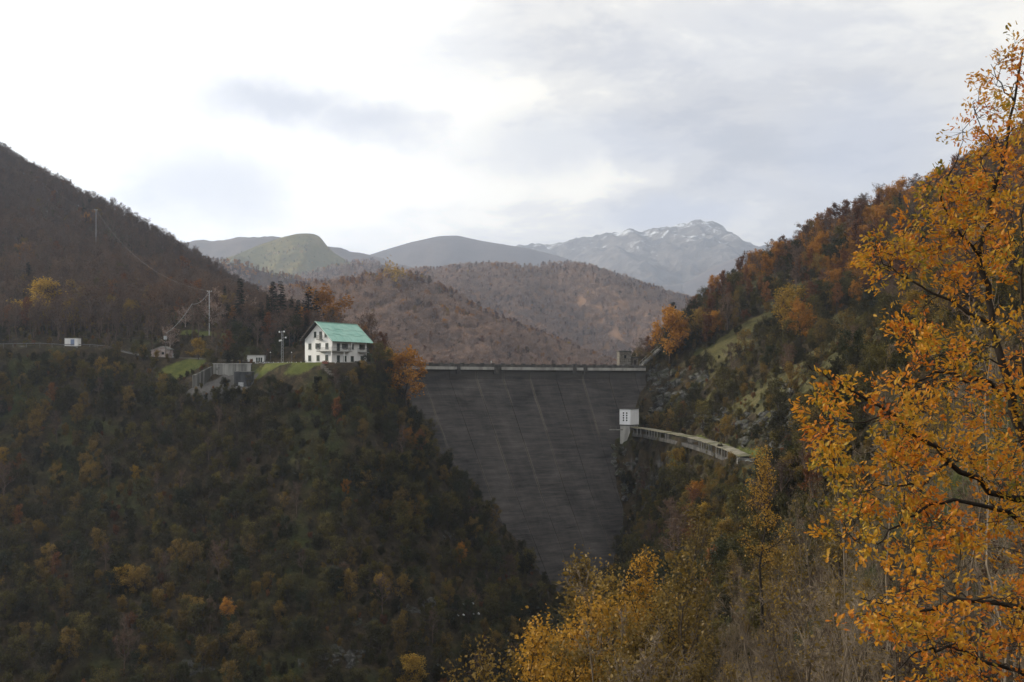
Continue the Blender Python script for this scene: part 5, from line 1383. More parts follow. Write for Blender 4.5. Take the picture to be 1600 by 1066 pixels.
# floodlight mast: four-legged lattice with lamps
fx_, fY = at(441, 575, 252)[0], 252.0; fg = gz(fx_, fY); fh = (HZ - 517) / F * fY - fg
fm = empty('floodlight_mast', (fx_, fY, fg), 0.3)
for sx in (-1, 1):
    for sy in (-1, 1): MB().bar((0.26 * sx, 0.26 * sy, -0.3), (0.2 * sx, 0.2 * sy, fh), 0.06).build('leg', MAT['galvanised'], fm)
nlev = int(fh / 0.75)
for i in range(nlev):
    z0, z1 = fh * i / nlev, fh * (i + 1) / nlev
    for (ax, ay, bx_, by) in ((-1, -1, 1, -1), (1, -1, 1, 1), (1, 1, -1, 1), (-1, 1, -1, -1)):
        s = 0.25 - 0.05 * i / nlev
        MB().bar((ax * s, ay * s, z0), (bx_ * s, by * s, z1), 0.03).build('brace', MAT['galvanised'], fm)
for (sx, z, ) in ((-0.75, fh - 0.3), (0.45, fh - 0.2), (0.85, fh - 1.75), (-0.7, fh - 2.6), (-0.35, fh - 2.5)):
    a_ = MB().bar((0, -0.25, z), (sx, -0.35, z), 0.05).build('arm', MAT['galvanised'], fm)
    MB().prism([(sx - 0.2, -0.38, z - 0.18), (sx + 0.2, -0.38, z - 0.18), (sx + 0.16, -0.38, z + 0.18), (sx - 0.16, -0.38, z + 0.18)], (0, -0.22, -0.05)).build('floodlight', MAT['white_paint'], a_)
tag(fm, 'slim lattice floodlight mast on the lawn left of the house', 'mast')

# ------------------------------------------------------------------ right bank: cabin on its pedestal, covered canal, pipe, tower on the crest
cn = at(985, 664, 283)
cab = empty('gauge_cabin', (cn[0], cn[1], cn[2]), R(45))
S_ = 4.05; HC = 4.6
MAT['cabin_white'] = material('bright_white_cabin', f_plain, (0.84, 0.85, 0.87), (0.90, 0.91, 0.93), 0.7, 0.8, 0.2, 0.0, (1, 1, 0.5))
MB().box(0, S_, 0, S_, 0, HC).build('wall', MAT['cabin_white'], cab)
MB().box(-0.18, S_ + 0.18, -0.18, S_ + 0.18, HC + 0.003, HC + 0.16).build('roof', MAT['dark_concrete'], cab)
MB().box(-0.05, S_ + 0.05, -0.05, S_ + 0.05, -0.25, -0.003).build('base_slab', MAT['dark_concrete'], cab)
MB().box(0.15, S_ - 0.1, 0.15, S_ - 0.1, -9.0, -0.253).build('pedestal', MAT['pale_concrete'], cab)
for cx_ in (1.35, 2.55):
    for j in range(4):
        zz = 1.05 + j * 0.72
        wn = MB().box(-0.03, -0.003, cx_ - 0.30, cx_ + 0.30, zz - 0.03, zz + 0.50).build('window', MAT['cabin_white'], cab)
        MB().box(-0.045, -0.031, cx_ - 0.25, cx_ + 0.25, zz, zz + 0.46).build('pane', MAT['glass'], wn)
tag(cab, 'white concrete cabin with two columns of small dark windows on the right bank', 'cabin')
pf = at(960, 671, 281); pfe = empty('platform', (pf[0] - 1.5, pf[1], pf[2]))
MB().box(0, 4.0, -0.6, 1.2, -0.25, 0).build('slab', MAT['grey_concrete'], pfe)
for xx in (0.2, 2.0): MB().bar((xx, -0.5, 0.0), (xx, -0.5, 0.9), 0.05).build('railing_post', MAT['grey_metal'], pfe)
MB().bar((0.1, -0.5, 0.92), (3.4, -0.5, 0.92), 0.05).build('handrail', MAT['grey_metal'], pfe)
tag(pfe, 'small concrete platform left of the white cabin against the dam', 'platform')

MAT['slab_stone'] = material('mossy_cover_slab', f_plain, (0.12, 0.115, 0.075), (0.26, 0.235, 0.18), 0.8, 0.9)
MAT['moss_slab'] = material('grass_grown_slab', f_plain, (0.06, 0.068, 0.025), (0.18, 0.165, 0.10), 0.9, 0.9)
cg = empty('covered_canal', CANAL[0]); o0 = np.array(CANAL[0])
cl_ = [np.array(q) for q in CANAL]
seglen = [np.linalg.norm(b - a) for a, b in zip(cl_[:-1], cl_[1:])]; tot = sum(seglen)
def along(s):
    for a, b, l_ in zip(cl_[:-1], cl_[1:], seglen):
        if s <= l_ or b is cl_[-1]: return a + (b - a) * min(1, s / l_), (b - a) / l_
        s -= l_
ns = int(tot / 2.6); rg_ = random.Random(12)
def perp(d): n_ = np.array([-d[1], d[0], 0]); n_ /= np.linalg.norm(n_); return n_ if n_[0] > 0 else -n_    # towards the hill
for i in range(ns):
    a, d = along(tot * i / ns + 0.03); b, _ = along(tot * (i + 1) / ns - 0.03); n_ = perp(d); j = rg_.uniform(-0.05, 0.05)
    up_ = np.array([0, 0, 0.25 + j])
    MB().prism([a - o0 - n_ * 1.35 + up_, b - o0 - n_ * (1.35 + j) + up_, b - o0 + n_ * 1.2 + up_ + np.array([0, 0, 0.12]), a - o0 + n_ * 1.2 + up_ + np.array([0, 0, 0.12])], (0, 0, 0.16)).build('cover_slab', MAT['moss_slab' if rg_.random() < 0.35 else 'slab_stone'], cg)
np_ = int(tot / 2.3)
for i in range(np_ + 1):
    a, d = along(min(tot - 0.2, tot * i / np_ + 0.2)); n_ = perp(d); c = a - o0 - n_ * 1.25
    if 0.34 < i / np_ < 0.60 or i % 7 == 5: continue
    MB().bar(c + np.array([0, 0, -1.5]), c + np.array([0, 0, 0.19]), 0.22).build('pillar', MAT['grey_concrete'], cg)
for (s0, s1, nm, off, z0, z1, m_) in ((0, tot, 'back_wall', 0.9, -2.0, 0.2, 'dark_concrete'), (0, tot, 'floor_slab', -0.2, -2.2, -1.25, 'dark_concrete')):
    k_ = 10
    for i in range(k_):
        a, d = along(s0 + (s1 - s0) * i / k_ + 0.02); b, _ = along(s0 + (s1 - s0) * (i + 1) / k_ - 0.02); n_ = perp(d)
        w = 0.5 if nm == 'back_wall' else 1.0
        MB().prism([a - o0 + n_ * (off - w) + np.array([0, 0, z0]), b - o0 + n_ * (off - w) + np.array([0, 0, z0]), b - o0 + n_ * (off + w * 0.3) + np.array([0, 0, z0]), a - o0 + n_ * (off + w * 0.3) + np.array([0, 0, z0])], (0, 0, z1 - z0)).build(nm, MAT[m_], cg)
tag(cg, 'long canal roofed with mossy slabs on concrete pillars running from the white cabin', 'canal')
pe, d = along(tot - 0.1)
e0 = pe + np.array([0, 0, -1.0]); e1 = e0 + np.array([2.6, -13.0, -2.0]); 
MAT['pipe'] = material('pale_green_pipe_paint', f_plain, (0.10, 0.12, 0.09), (0.17, 0.19, 0.14), 1.2, 0.6, 0.3, 0.2)
pp = empty('pressure_pipe', e0)
MB().tube([e0 - o0 * 0 - e0 + np.zeros(3), (e1 - e0) * 0.5 + np.array([0.3, 0, 0.2]), e1 - e0], 0.72, 16).build('pipe', MAT['pipe'], pp, smooth=True)
for i in range(9):
    t = (i + 0.5) / 9; c = (e1 - e0) * t + np.array([0.3, 0, 0.2]) * (1 - abs(2 * t - 1)); dv = unit(e1 - e0) * 0.09
    MB().tube([c - dv, c + dv], 0.86, 16).build('flange', MAT['galvanised'], pp)
MB().box(-1.7, 1.7, -0.5, 0.7, -2.5, 1.0).build('headwall', MAT['grey_concrete'], pp)
tag(pp, 'ribbed pale green pressure pipe leaving the end of the canal', 'pipe')

tw0 = at(968, 570, 307); tower = empty('stone_tower', (tw0[0], tw0[1], 5.0), 0.12)
MB().box(0, 3.7, 0, 3.7, 0, 5.3).build('wall', MAT['stone'], tower)
MB().box(-0.25, 3.95, -0.25, 3.95, 5.303, 5.6).build('roof', MAT['dark_concrete'], tower)
MB().box(1.5, 2.2, -0.05, -0.003, 3.2, 4.2).build('window', MAT['glass'], tower)
for zz in (1.7, 3.4): MB().box(-0.04, 3.74, -0.04, 3.74, zz, zz + 0.12).build('string_course', MAT['grey_concrete'], tower)
tag(tower, 'small square stone tower with a flat roof on the right end of the dam crest', 'tower')
th0 = at(987, 570, 309); hut = empty('gate_hut', (th0[0], th0[1], 5.0), 0.12)
MB().box(0, 2.2, 0, 2.4, 0, 3.4).build('wall', MAT['stone'], hut)
MB().box(-0.3, 2.5, -0.3, 2.7, 3.403, 3.75).build('roof', MAT['dark_concrete'], hut)
MB().box(0.7, 1.5, -0.05, -0.003, 0.6, 2.6).build('door', MAT['dark_wood'], hut)
tag(hut, 'low dark hut between the stone tower and the hillside', 'hut')
st0, st1 = at(1002, 571, 305), at(1030, 546, 311)
stair = empty('stairway', st0); dv = st1 - st0; n_st = 16; pn = np.array([dv[1], -dv[0], 0]); pn /= np.linalg.norm(pn)
for i in range(n_st):
    c = dv * (i + 0.5) / n_st; MB().obox(c, np.array([dv[0], dv[1], 0]) / n_st / 2 * 0.98, pn * 0.7, (0, 0, dv[2] / n_st / 2 + 0.12)).build('step', MAT['grey_concrete'], stair)
for s in (0.75, -0.75):
    MB().bar(pn * s + np.array([0, 0, 1.0]), dv + pn * s + np.array([0, 0, 1.0]), 0.06).build('handrail', MAT['pale_concrete'], stair)
    for i in range(7): c = dv * i / 6 + pn * s; MB().bar(c + np.array([0, 0, -0.6]), c + np.array([0, 0, 1.0]), 0.05).build('railing_post', MAT['pale_concrete'], stair)
tag(stair, 'pale concrete stairway with handrails climbing from the dam end', 'stairs')

# rusty pylon down in the gorge with white insulators
py0 = at(731, 1000, 205); pz = gz(py0[0], py0[1]); ph = (HZ - 938) / F * 205 - pz
MAT['rust'] = material('rusty_steel', f_plain, (0.05, 0.03, 0.022), (0.10, 0.06, 0.045), 3.0, 0.8, 0.2, 0.3)
pyl = empty('pylon', (py0[0], py0[1], pz), 0.35)
for sx in (-1, 1):
    for sy in (-1, 1): MB().bar((0.7 * sx, 0.7 * sy, -0.5), (0.14 * sx, 0.14 * sy, ph), 0.09).build('leg', MAT['rust'], pyl)
nl = max(4, int(ph / 1.6))
for i in range(nl):
    z0, z1 = ph * i / nl, ph * (i + 1) / nl; s0, s1 = 0.7 - 0.56 * i / nl, 0.7 - 0.56 * (i + 1) / nl
    for (ax, ay, bx_, by) in ((-1, -1, 1, -1), (1, -1, 1, 1), (1, 1, -1, 1), (-1, 1, -1, -1)): MB().bar((ax * s0, ay * s0, z0), (bx_ * s1, by * s1, z1), 0.05).build('brace', MAT['rust'], pyl)
for (z, w) in ((ph - 0.7, 1.0), (ph - 3.0, 2.3)):
    am = MB().bar((-w, 0, z), (w, 0, z), 0.10).build('cross_arm', MAT['rust'], pyl)
    for s in ([-1, 1] if w < 2 else [-1, -0.45, 0.5, 1]):
        for q in range(3): MB().tube([(s * w, -0.15 - q * 0.24, z + 0.05), (s * w, -0.31 - q * 0.24, z + 0.1)], [0.20, 0.12], 10).build('insulator', MAT['white_paint'], am)
tag(pyl, 'rusty pylon with white insulators low in the gorge', 'pylon')

# ------------------------------------------------------------------ rock
def f_rock(nt):
    p = nt.n('ShaderNodeNewGeometry').outputs['Position']
    n = nt.noise(p, 0.55, 6.0, 0.7, 0.8); n2 = nt.noise(nt.vmath('MULTIPLY', p, (1, 1, 2.2)), 1.6, 6.0, 0.75, 1.0)
    col = nt.ramp(nt.math('ADD', nt.math('MULTIPLY', n, 0.5), nt.math('MULTIPLY', n2, 0.5)), [(0.36, (0.03, 0.029, 0.025)), (0.48, (0.085, 0.083, 0.075)), (0.58, (0.17, 0.166, 0.155)), (0.70, (0.32, 0.315, 0.30))])
    moss = nt.maprange(nt.noise(p, 0.35, 4.0, 0.6), 0.46, 0.60)
    col = nt.mix(nt.math('MULTIPLY', moss, 0.75), col, (0.05, 0.052, 0.022))
    return principled(nt, col, 0.95, 0.1, n2, 0, 1.0, 0.4)
MAT['rock'] = material('limestone', f_rock)
import bmesh
def rock_mesh(seed):
    """a fractured block: hull of random points, split into ledges and roughened"""
    rg = np.random.default_rng(seed); bm = bmesh.new()
    for q in range(26):
        v = rg.normal(0, 1, 3); v /= np.linalg.norm(v) ** 0.8; bm.verts.new(v * np.array([1, 0.8, 0.75]))
    r = bmesh.ops.convex_hull(bm, input=bm.verts)
    bmesh.ops.delete(bm, geom=[g for g in r['geom_interior'] if isinstance(g, bmesh.types.BMVert)], context='VERTS')
    bmesh.ops.subdivide_edges(bm, edges=bm.edges, cuts=2, use_grid_fill=True)
    for v in bm.verts:
        c = np.array(v.co); k = rg.normal(0, 0.055, 3) + 0.10 * np.sin(c[2] * 9 + c[0] * 2) * np.array([c[0], c[1], 0])
        v.co = v.co + Vector(tuple(k))
    bmesh.ops.triangulate(bm, faces=bm.faces)
    me = bpy.data.meshes.new('rock'); bm.to_mesh(me); bm.free(); me.materials.append(MAT['rock'])
    return me
ROCKS = [rock_mesh(40 + i) for i in range(7)]
def outcrop(px, py, rx, ry, n, label, Y=None, size=(1.2, 2.6)):
    rg = np.random.default_rng(int(px * 3 + py)); root = None
    for i in range(n):
        qx, qy = px + rg.uniform(-rx, rx), py + rg.uniform(-ry, ry)
        p = on_ground(qx, qy, 100, 420)
        if root is None: root = empty('rock_outcrop', p); o0 = p
        o = bpy.data.objects.new('boulder', ROCKS[int(rg.integers(0, 7))]); link(o, root)
        s = rg.uniform(*size) * 0.8; o.location = tuple(p - o0 + np.array([0.05 * s, 0.25 * s, -0.2 * s])); o.scale = (s * rg.uniform(0.8, 1.4), s, s * rg.uniform(0.7, 1.3)); o.rotation_euler = (rg.uniform(-0.4, 0.4), rg.uniform(-0.4, 0.4), rg.uniform(0, 6.28))
    tag(root, label, 'rock', 'rock outcrops')
OUT = [(1060, 608, 45, 26, 34, 'large pale grey rock face right of the dam end', (1.4, 3.2)), (1030, 590, 16, 20, 12, 'mossy rock beside the right end of the dam crest', (1.2, 2.4)), (1120, 655, 50, 14, 26, 'grey rock cliff above the covered canal', (1.2, 2.6)), (1200, 668, 45, 24, 28, 'pale rock cliff above the pipe', (1.2, 2.8)), (1040, 650, 30, 10, 14, 'rock behind the white cabin', (1.0, 2.2)),
       (968, 720, 14, 30, 18, 'rock spur under the white cabin against the dam', (1.0, 2.2)), (985, 790, 12, 40, 16, 'narrow rock rib along the right foot of the dam', (1.0, 2.0)), (1020, 745, 30, 28, 14, 'scattered rocks below the canal', (0.8, 1.8)), (1225, 618, 16, 20, 12, 'dark rock step in the bare gully', (1.0, 2.0)), (1330, 520, 14, 14, 8, 'pale rock outcrop high on the right hillside', (1.2, 2.4)),
       (520, 1030, 50, 14, 16, 'grey rock ledge at the bottom of the dark slope', (1.0, 2.2)), (300, 1045, 26, 12, 8, 'pale rock at the lower left of the dark slope', (0.8, 1.8)), (530, 884, 8, 6, 4, 'small pale rock in the middle of the dark slope', (0.8, 1.5)), (655, 785, 18, 10, 8, 'grey rock on the dark slope left of the dam', (1.0, 2.0)), (650, 950, 40, 12, 10, 'grey rock ledge low on the slope near the pylon', (0.9, 1.8)), (560, 975, 30, 10, 8, 'broken grey rocks above the bottom ledge', (0.9, 1.7)), (700, 838, 14, 6, 5, 'small rocks on the slope beside the dam', (0.8, 1.4))]
for (px, py, rx, ry, n, lab, sz) in OUT: outcrop(px, py, rx, ry, n, lab, None, sz)

# ------------------------------------------------------------------ trees that stand out one by one
def tree_at(kind, px, top, Y, label, name=None, var=0, base=None, cat='tree', wide=1.0, group=None):
    """plant so that the crown's tip reaches the given pixel row"""
    p = PR[kind][var % len(PR[kind])]
    x = (px - 800) / F * Y
    g = gz(x, Y) if base is None else base
    ztop = (HZ - top) / F * Y
    s = max(0.3, (ztop - g) / p.height)
    e = plant(name or kind, p, (x, Y, g - 0.2), s * wide, RG.uniform(0, 6.28), label, cat, group, 1.0 / wide)
    return e
CON = [(375, 432, 292, 'tall dark conifer left of the twin conifers, beside the bare wood', 0, 1.0), (426, 437, 300, 'left of the twin tall conifers on the slope behind the house', 1, 1.0), (439, 436, 298, 'right of the twin tall conifers on the slope behind the house', 0, 1.0),
       (455, 466, 296, 'small pointed conifer just right of the twin conifers', 2, 1.0), (466, 466, 300, 'small dark conifer left of the broad pine above the roof', 1, 1.1), (482, 446, 305, 'broad dark conifer standing above the house wood', 2, 1.35), (494, 451, 308, 'slim conifer beside the broad dark one above the house', 1, 1.0),
       (519, 478, 290, 'small conifer peeping over the ridge of the green roof', 0, 1.1), (455, 490, 276, 'dark conifer close behind the left gable of the house', 1, 1.1), (478, 488, 280, 'dark conifer directly behind the house gable', 2, 1.2), (44, 408, 330, 'lone dark leaning evergreen among bare trees at far left', 2, 1.3),
       (462, 478, 284, 'dark conifer in the middle of the dark wood left of the house', 0, 1.3), (446, 500, 277, 'low dark conifer behind the floodlight mast', 2, 1.5), (428, 492, 284, 'dark conifer below the twin tall conifers', 1, 1.5), (408, 470, 292, 'dark conifer between the tall conifer and the twin conifers', 0, 1.2), (1052, 470, 312, 'green conifer above the orange tree by the dam end', 1, 1.3), (1075, 476, 314, 'slim dark conifer right of the green one by the dam end', 2, 1.0), (1108, 468, 322, 'small dark conifer under the russet trees on the right', 0, 1.2)]
for (px, top, Y, lab, v_, w_) in CON: tree_at('conifer', px, top, Y, lab, var=v_, wide=w_ * 1.3)
ONE = [('orange_tree', 634, 560, 255, 'large orange tree leaning out beside the left end of the dam', 1, 1.25), ('orange_tree', 618, 560, 264, 'orange tree behind the bushes left of the dam end', 2, 1.0), ('ochre_tree', 588, 545, 254, 'olive and ochre tree in front of the right end of the house', 1, 1.2), ('green_tree', 571, 556, 250, 'dark bushy tree below the house balcony', 0, 1.1),
       ('yellow_tree', 310, 531, 264, 'small rounded yellow tree beside the retaining wall', 0, 1.35), ('orange_tree', 720, 850, -886, 'lone bright orange tree low on the dark slope', 0, 0.9), ('yellow_tree', 192, 888, -922, 'bright yellow bush alone on the dark lower slope', 1, 1.7), ('ochre_tree', 625, 765, -806, 'pale ochre tree halfway down the dark slope', 2, 1.0),
       ('yellow_tree', 621, 433, 893, 'single bright yellow tree near the top of the brown hill', 2, 1.0), ('orange_tree', 508, 466, 310, 'orange tree right of the conifers above the house', 1, 1.3), ('orange_tree', 566, 512, 300, 'yellow orange tree peeping past the right end of the roof', 0, 1.0),
       ('yellow_tree', 60, 446, 290, 'yellow tree at the foot of the left hill above the road', 1, 1.2), ('ochre_tree', 110, 470, 286, 'ochre tree behind the small white cabin', 2, 1.2), ('brown_tree', 140, 455, 290, 'broad brown leafless tree right of the white cabin', 0, 1.6), ('brown_tree', 85, 450, 292, 'broad brown leafless tree behind the white cabin', 2, 1.5), ('russet_tree', 285, 402, 430, 'orange tree below the skyline of the left hill', 1, 1.3),
       ('orange_tree', 1046, 487, 306, 'bright orange tree standing over the dam end', 0, 1.1), ('orange_tree', 1062, 505, 308, 'lower orange tree right of the one over the dam end', 2, 1.1), ('bare_tree', 1003, 530, 312, 'bare spreading tree behind the small stone tower on the dam', 1, 1.5), ('ochre_tree', 1095, 490, 306, 'olive ochre tree above the rock face by the dam end', 0, 1.4), ('russet_tree', 1130, 432, 330, 'russet tree on the ridge above the dam end', 1, 1.3), ('russet_tree', 1112, 445, 332, 'russet tree left on the ridge knoll', 2, 1.3), ('russet_tree', 1152, 440, 332, 'russet tree right on the ridge knoll', 0, 1.2),
       ('yellow_tree', 1062, 704, -742, 'yellow bush below the covered canal', 0, 1.5), ('yellow_tree', 645, 1028, -1086, 'yellow tree rising at the bottom edge of the dark slope', 2, 1.3), ('orange_tree', 540, 750, -776, 'small orange tree in the middle of the dark slope', 0, 0.7), ('ochre_tree', 108, 985, -1035, 'yellowish tree low on the dark slope at lower left', 1, 1.2),
       ('yellow_tree', 1236, 455, 270, 'yellow tree halfway up the right hillside', 2, 1.1), ('orange_tree', 1250, 478, 262, 'small orange tree halfway up the right hillside', 1, 0.9), ('yellow_tree', 1300, 395, 330, 'yellow tree under the right ridge', 0, 1.1)]
for (k_, px, top, Y, lab, v_, w_) in ONE:
    if Y < 0: Y = float(on_ground(px, -Y, 100, 400)[1]) - 0.3         # given the row of the tree's foot instead of its depth
    tree_at(k_, px, top, Y, lab, var=v_, wide=w_)

# ------------------------------------------------------------------ shrubs of the near bank
make('young_oak', 4, dict(h=8, spread=2.7, r0=0.10, clear=0.15, nb=15, n2=6, n3=5, up=0.75, shape='tall', sub=2, tw=0.009), 'bark_dark', 'ochre', per=6, size=0.115, scat=0.16, keep=0.45)
make('gold_oak', 4, dict(h=8, spread=2.7, r0=0.10, clear=0.15, nb=15, n2=6, n3=5, up=0.75, shape='tall', sub=2, tw=0.009), 'bark_dark', 'gold', per=6, size=0.115, scat=0.16, keep=0.55)
make('thin_oak', 3, dict(h=8, spread=2.2, r0=0.09, clear=0.2, nb=14, n2=5, n3=4, up=0.8, shape='tall', sub=2, tw=0.008), 'bark', 'ochre', per=6, size=0.115, scat=0.16, keep=0.35)
make('bare_shrub', 5, dict(h=6, spread=2.6, r0=0.075, clear=0.1, nb=15, n2=6, n3=5, stems=4, up=0.85, shape='vase', sub=3, tw=0.0075), 'bark_shrub', 'ochre', per=1, size=0.10, scat=0.06, keep=0.12)
make('brown_shrub', 3, dict(h=5.5, spread=2.6, r0=0.07, clear=0.1, nb=15, n2=6, n3=5, stems=4, up=0.8, shape='vase', sub=3, tw=0.0075), 'bark', 'brown', per=1, size=0.12, scat=0.08, keep=0.5)
make('slim_oak', 3, dict(h=15, spread=2.7, r0=0.16, clear=0.45, nb=17, n2=5, n3=4, up=0.7, shape='tall', sub=2, tw=0.011), 'bark_dark', 'gold', per=5, size=0.14, scat=0.18, keep=0.45)
LIMX = [600, 700, 745, 790, 850, 950, 1050, 1150, 1250, 1350, 1450, 1600, 1800]
LIMY = [1160, 1100, 1070, 1015, 985, 900, 850, 790, 690, 610, 540, 470, 420]
NEAR = [('gold_oak', 868, 985, 60), ('young_oak', 905, 1000, 54), ('gold_oak', 1000, 885, 76), ('young_oak', 962, 895, 74), ('gold_oak', 935, 945, 62), ('young_oak', 1035, 925, 60), ('gold_oak', 838, 1010, 52), ('young_oak', 985, 960, 44), ('young_oak', 915, 893, 88), ('young_oak', 772, 1018, 62),
        ('slim_oak', 1190, 682, 90), ('thin_oak', 1090, 790, 92), ('thin_oak', 1310, 720, 66), ('thin_oak', 1060, 860, 44), ('young_oak', 1100, 1030, 30), ('thin_oak', 1000, 1010, 34), ('thin_oak', 1230, 850, 60)]
near_look = {'slim_oak': 'slim dark-trunked golden tree', 'gold_oak': 'golden yellow young oak', 'young_oak': 'ochre young oak', 'thin_oak': 'sparse young oak', 'brown_tree': 'thin russet-brown tree', 'bare_shrub': 'bare twiggy shrub', 'brown_shrub': 'brown twiggy shrub'}
used = {}
for i, (k_, px, top, Y) in enumerate(NEAR):
    spot = 'in front of the dam foot' if px < 960 else 'below the covered canal' if px < 1120 else 'left of the big oak'
    dist = 'nearest the camera' if Y < 50 else 'midway down the near bank' if Y < 64 else 'farther down the near bank'
    tree_at(k_, px, top, Y, f'{near_look[k_]} {spot}, {dist}', var=i, wide=0.9, group='young oaks on the near bank')
x, y = jitter_grid(-12, 75, 16, 128, 3.0)
z = ground_z(x, y); px = 800 + F * x / y
lim = np.interp(px, LIMX, LIMY)
cnt = 0; brush = []
BRUSH = ['bare_shrub', 'brown_shrub', 'thin_oak']
for i in np.argsort(y):
    if px[i] < 690 or px[i] > 1680: continue
    hmax = (HZ - lim[i]) / F * y[i] - z[i]
    if hmax < 1.8: continue
    k_ = RG.choice(['bare_shrub', 'brown_shrub', 'bare_shrub', 'thin_oak' if y[i] > 35 else 'bare_shrub'], p=[0.50, 0.24, 0.20, 0.06])
    p = PR[k_][int(RG.integers(0, 9)) % len(PR[k_])]
    s = min(hmax / p.height, RG.uniform(0.6, 1.05))
    if HZ - F * (z[i] + p.height * s) / y[i] > 1100: continue
    if px[i] > 1330:                      # behind the oak's leaves the scrub is one tangle
        brush.append((x[i], y[i], z[i] - 0.1, kinds_index(BRUSH)[k_][PR[k_].index(p)], s)); continue
    spot = 'below the canal' if px[i] < 1130 else 'left of the big oak' if px[i] < 1290 else 'behind the oak leaves'
    dist = 'close to the camera' if y[i] < 40 else 'halfway down the near bank' if y[i] < 80 else 'far down the near bank'
    plant(k_, p, (x[i], y[i], z[i] - 0.1), s, RG.uniform(0, 6.28), f'{near_look[k_]} {spot}, {dist}', 'bush' if 'shrub' in k_ else 'tree', 'brushwood of the near bank')
    cnt += 1
bq = np.array(brush)
mass('brushwood', 'tangled bare brushwood on the bank behind the oak leaves', BRUSH, bq[:, :3], bq[:, 3].astype(int), bq[:, 4], RG.uniform(0, 6.28, len(bq)))
# scrub clinging to the steep bank below the canal and below the house
for (x0, y0, x1, y1, n_, txt) in ((1000, 700, 1155, 800, 70, 'clinging to the bank below the canal'), (985, 690, 1010, 780, 8, 'at the foot of the white cabin'), (500, 588, 640, 660, 36, 'on the bank below the house'), (300, 604, 400, 640, 16, 'on the edge of the concrete yard')):
    for i in range(n_):
        qx, qy = RG.uniform(x0, x1), RG.uniform(y0, y1)
        p_ = on_ground(qx, qy, 120, 330)
        k_ = str(RG.choice(['olive_bush', 'grey_bush', 'ochre_bush', 'olive_tree'], p=[0.45, 0.25, 0.18, 0.12])); s = float(RG.uniform(0.45, 0.85)) * (0.6 if 'tree' in k_ else 1.0)
        pr = PR[k_][int(RG.integers(0, 9)) % len(PR[k_])]
        if blocked(np.array([p_[0]]), np.array([p_[1]]), np.array([p_[2]]), pr.height * s * 0.9, 1.6 * s)[0]: continue
        plant(k_, pr, (p_[0], p_[1], p_[2] - 0.15), s, RG.uniform(0, 6.28), LOOK[k_] + ' ' + txt + (', upper part' if qy < (y0 + y1) / 2 else ', lower part'), 'tree' if 'tree' in k_ else 'bush', 'scrub on the steep banks')

# ------------------------------------------------------------------ the big oak close by on the right
L['oak'] = material('oak_leaves', f_leaf, [(0.15, (0.15, 0.14, 0.02)), (0.28, (0.42, 0.27, 0.028)), (0.46, (0.58, 0.285, 0.023)), (0.68, (0.58, 0.19, 0.017)), (0.88, (0.36, 0.09, 0.014))], 0.45, 0.6, 0.12, 0.74)
def leaf_template():
    half = [(0.0, 0.015), (0.10, 0.05), (0.20, 0.16), (0.28, 0.10), (0.38, 0.23), (0.48, 0.13), (0.60, 0.29), (0.70, 0.16), (0.80, 0.24), (0.90, 0.15), (1.0, 0.03)]
    n = len(half)
    v = [(x, 0, -0.05 * math.sin(x * 3.1)) for x, w in half] + [(x, w, 0.22 * w + 0.05 * math.sin(x * 7)) for x, w in half] + [(x, -w, 0.22 * w - 0.05 * math.sin(x * 6)) for x, w in half]
    f = []
    for i in range(n - 1): f += [(i, i + 1, n + i + 1, n + i), (i, 2 * n + i, 2 * n + i + 1, i + 1)]
    return np.array(v), np.array(f)
LT_V, LT_F = leaf_template()
def frames(rg, d, n):
    """leaf frames: length axis d scattered, blade roughly facing up"""
    a = d + rg.normal(0, 0.55, (n, 3)); a[:, 2] -= 0.12; a /= np.linalg.norm(a, axis=1)[:, None]
    up = np.array([[0, -0.35, 0.9]]) + rg.normal(0, 0.45, (n, 3)); b = np.cross(up, a); b /= np.linalg.norm(b, axis=1)[:, None]
    return a, b, np.cross(a, b)
OAK_POLY = [(1610, 45), (1565, 70), (1540, 110), (1525, 150), (1500, 190), (1478, 225), (1472, 262), (1445, 300), (1425, 330), (1420, 362), (1368, 372), (1355, 402), (1385, 440), (1395, 480), (1405, 520), (1415, 556), (1385, 566), (1370, 600), (1300, 598), (1262, 612), (1262, 650), (1285, 690), (1295, 735), (1345, 762), (1322, 815), (1302, 842), (1345, 862), (1395, 880), (1345, 925), (1318, 938), (1345, 960), (1400, 985), (1405, 1010), (1415, 1075), (1640, 1090), (1640, 60)]
def in_poly(p, poly):
    x, y = p; c = False
    for (x0, y0), (x1, y1) in zip(poly, poly[1:] + poly[:1]):
        if (y0 > y) != (y1 > y) and x < (x1 - x0) * (y - y0) / (y1 - y0) + x0: c = not c
    return c
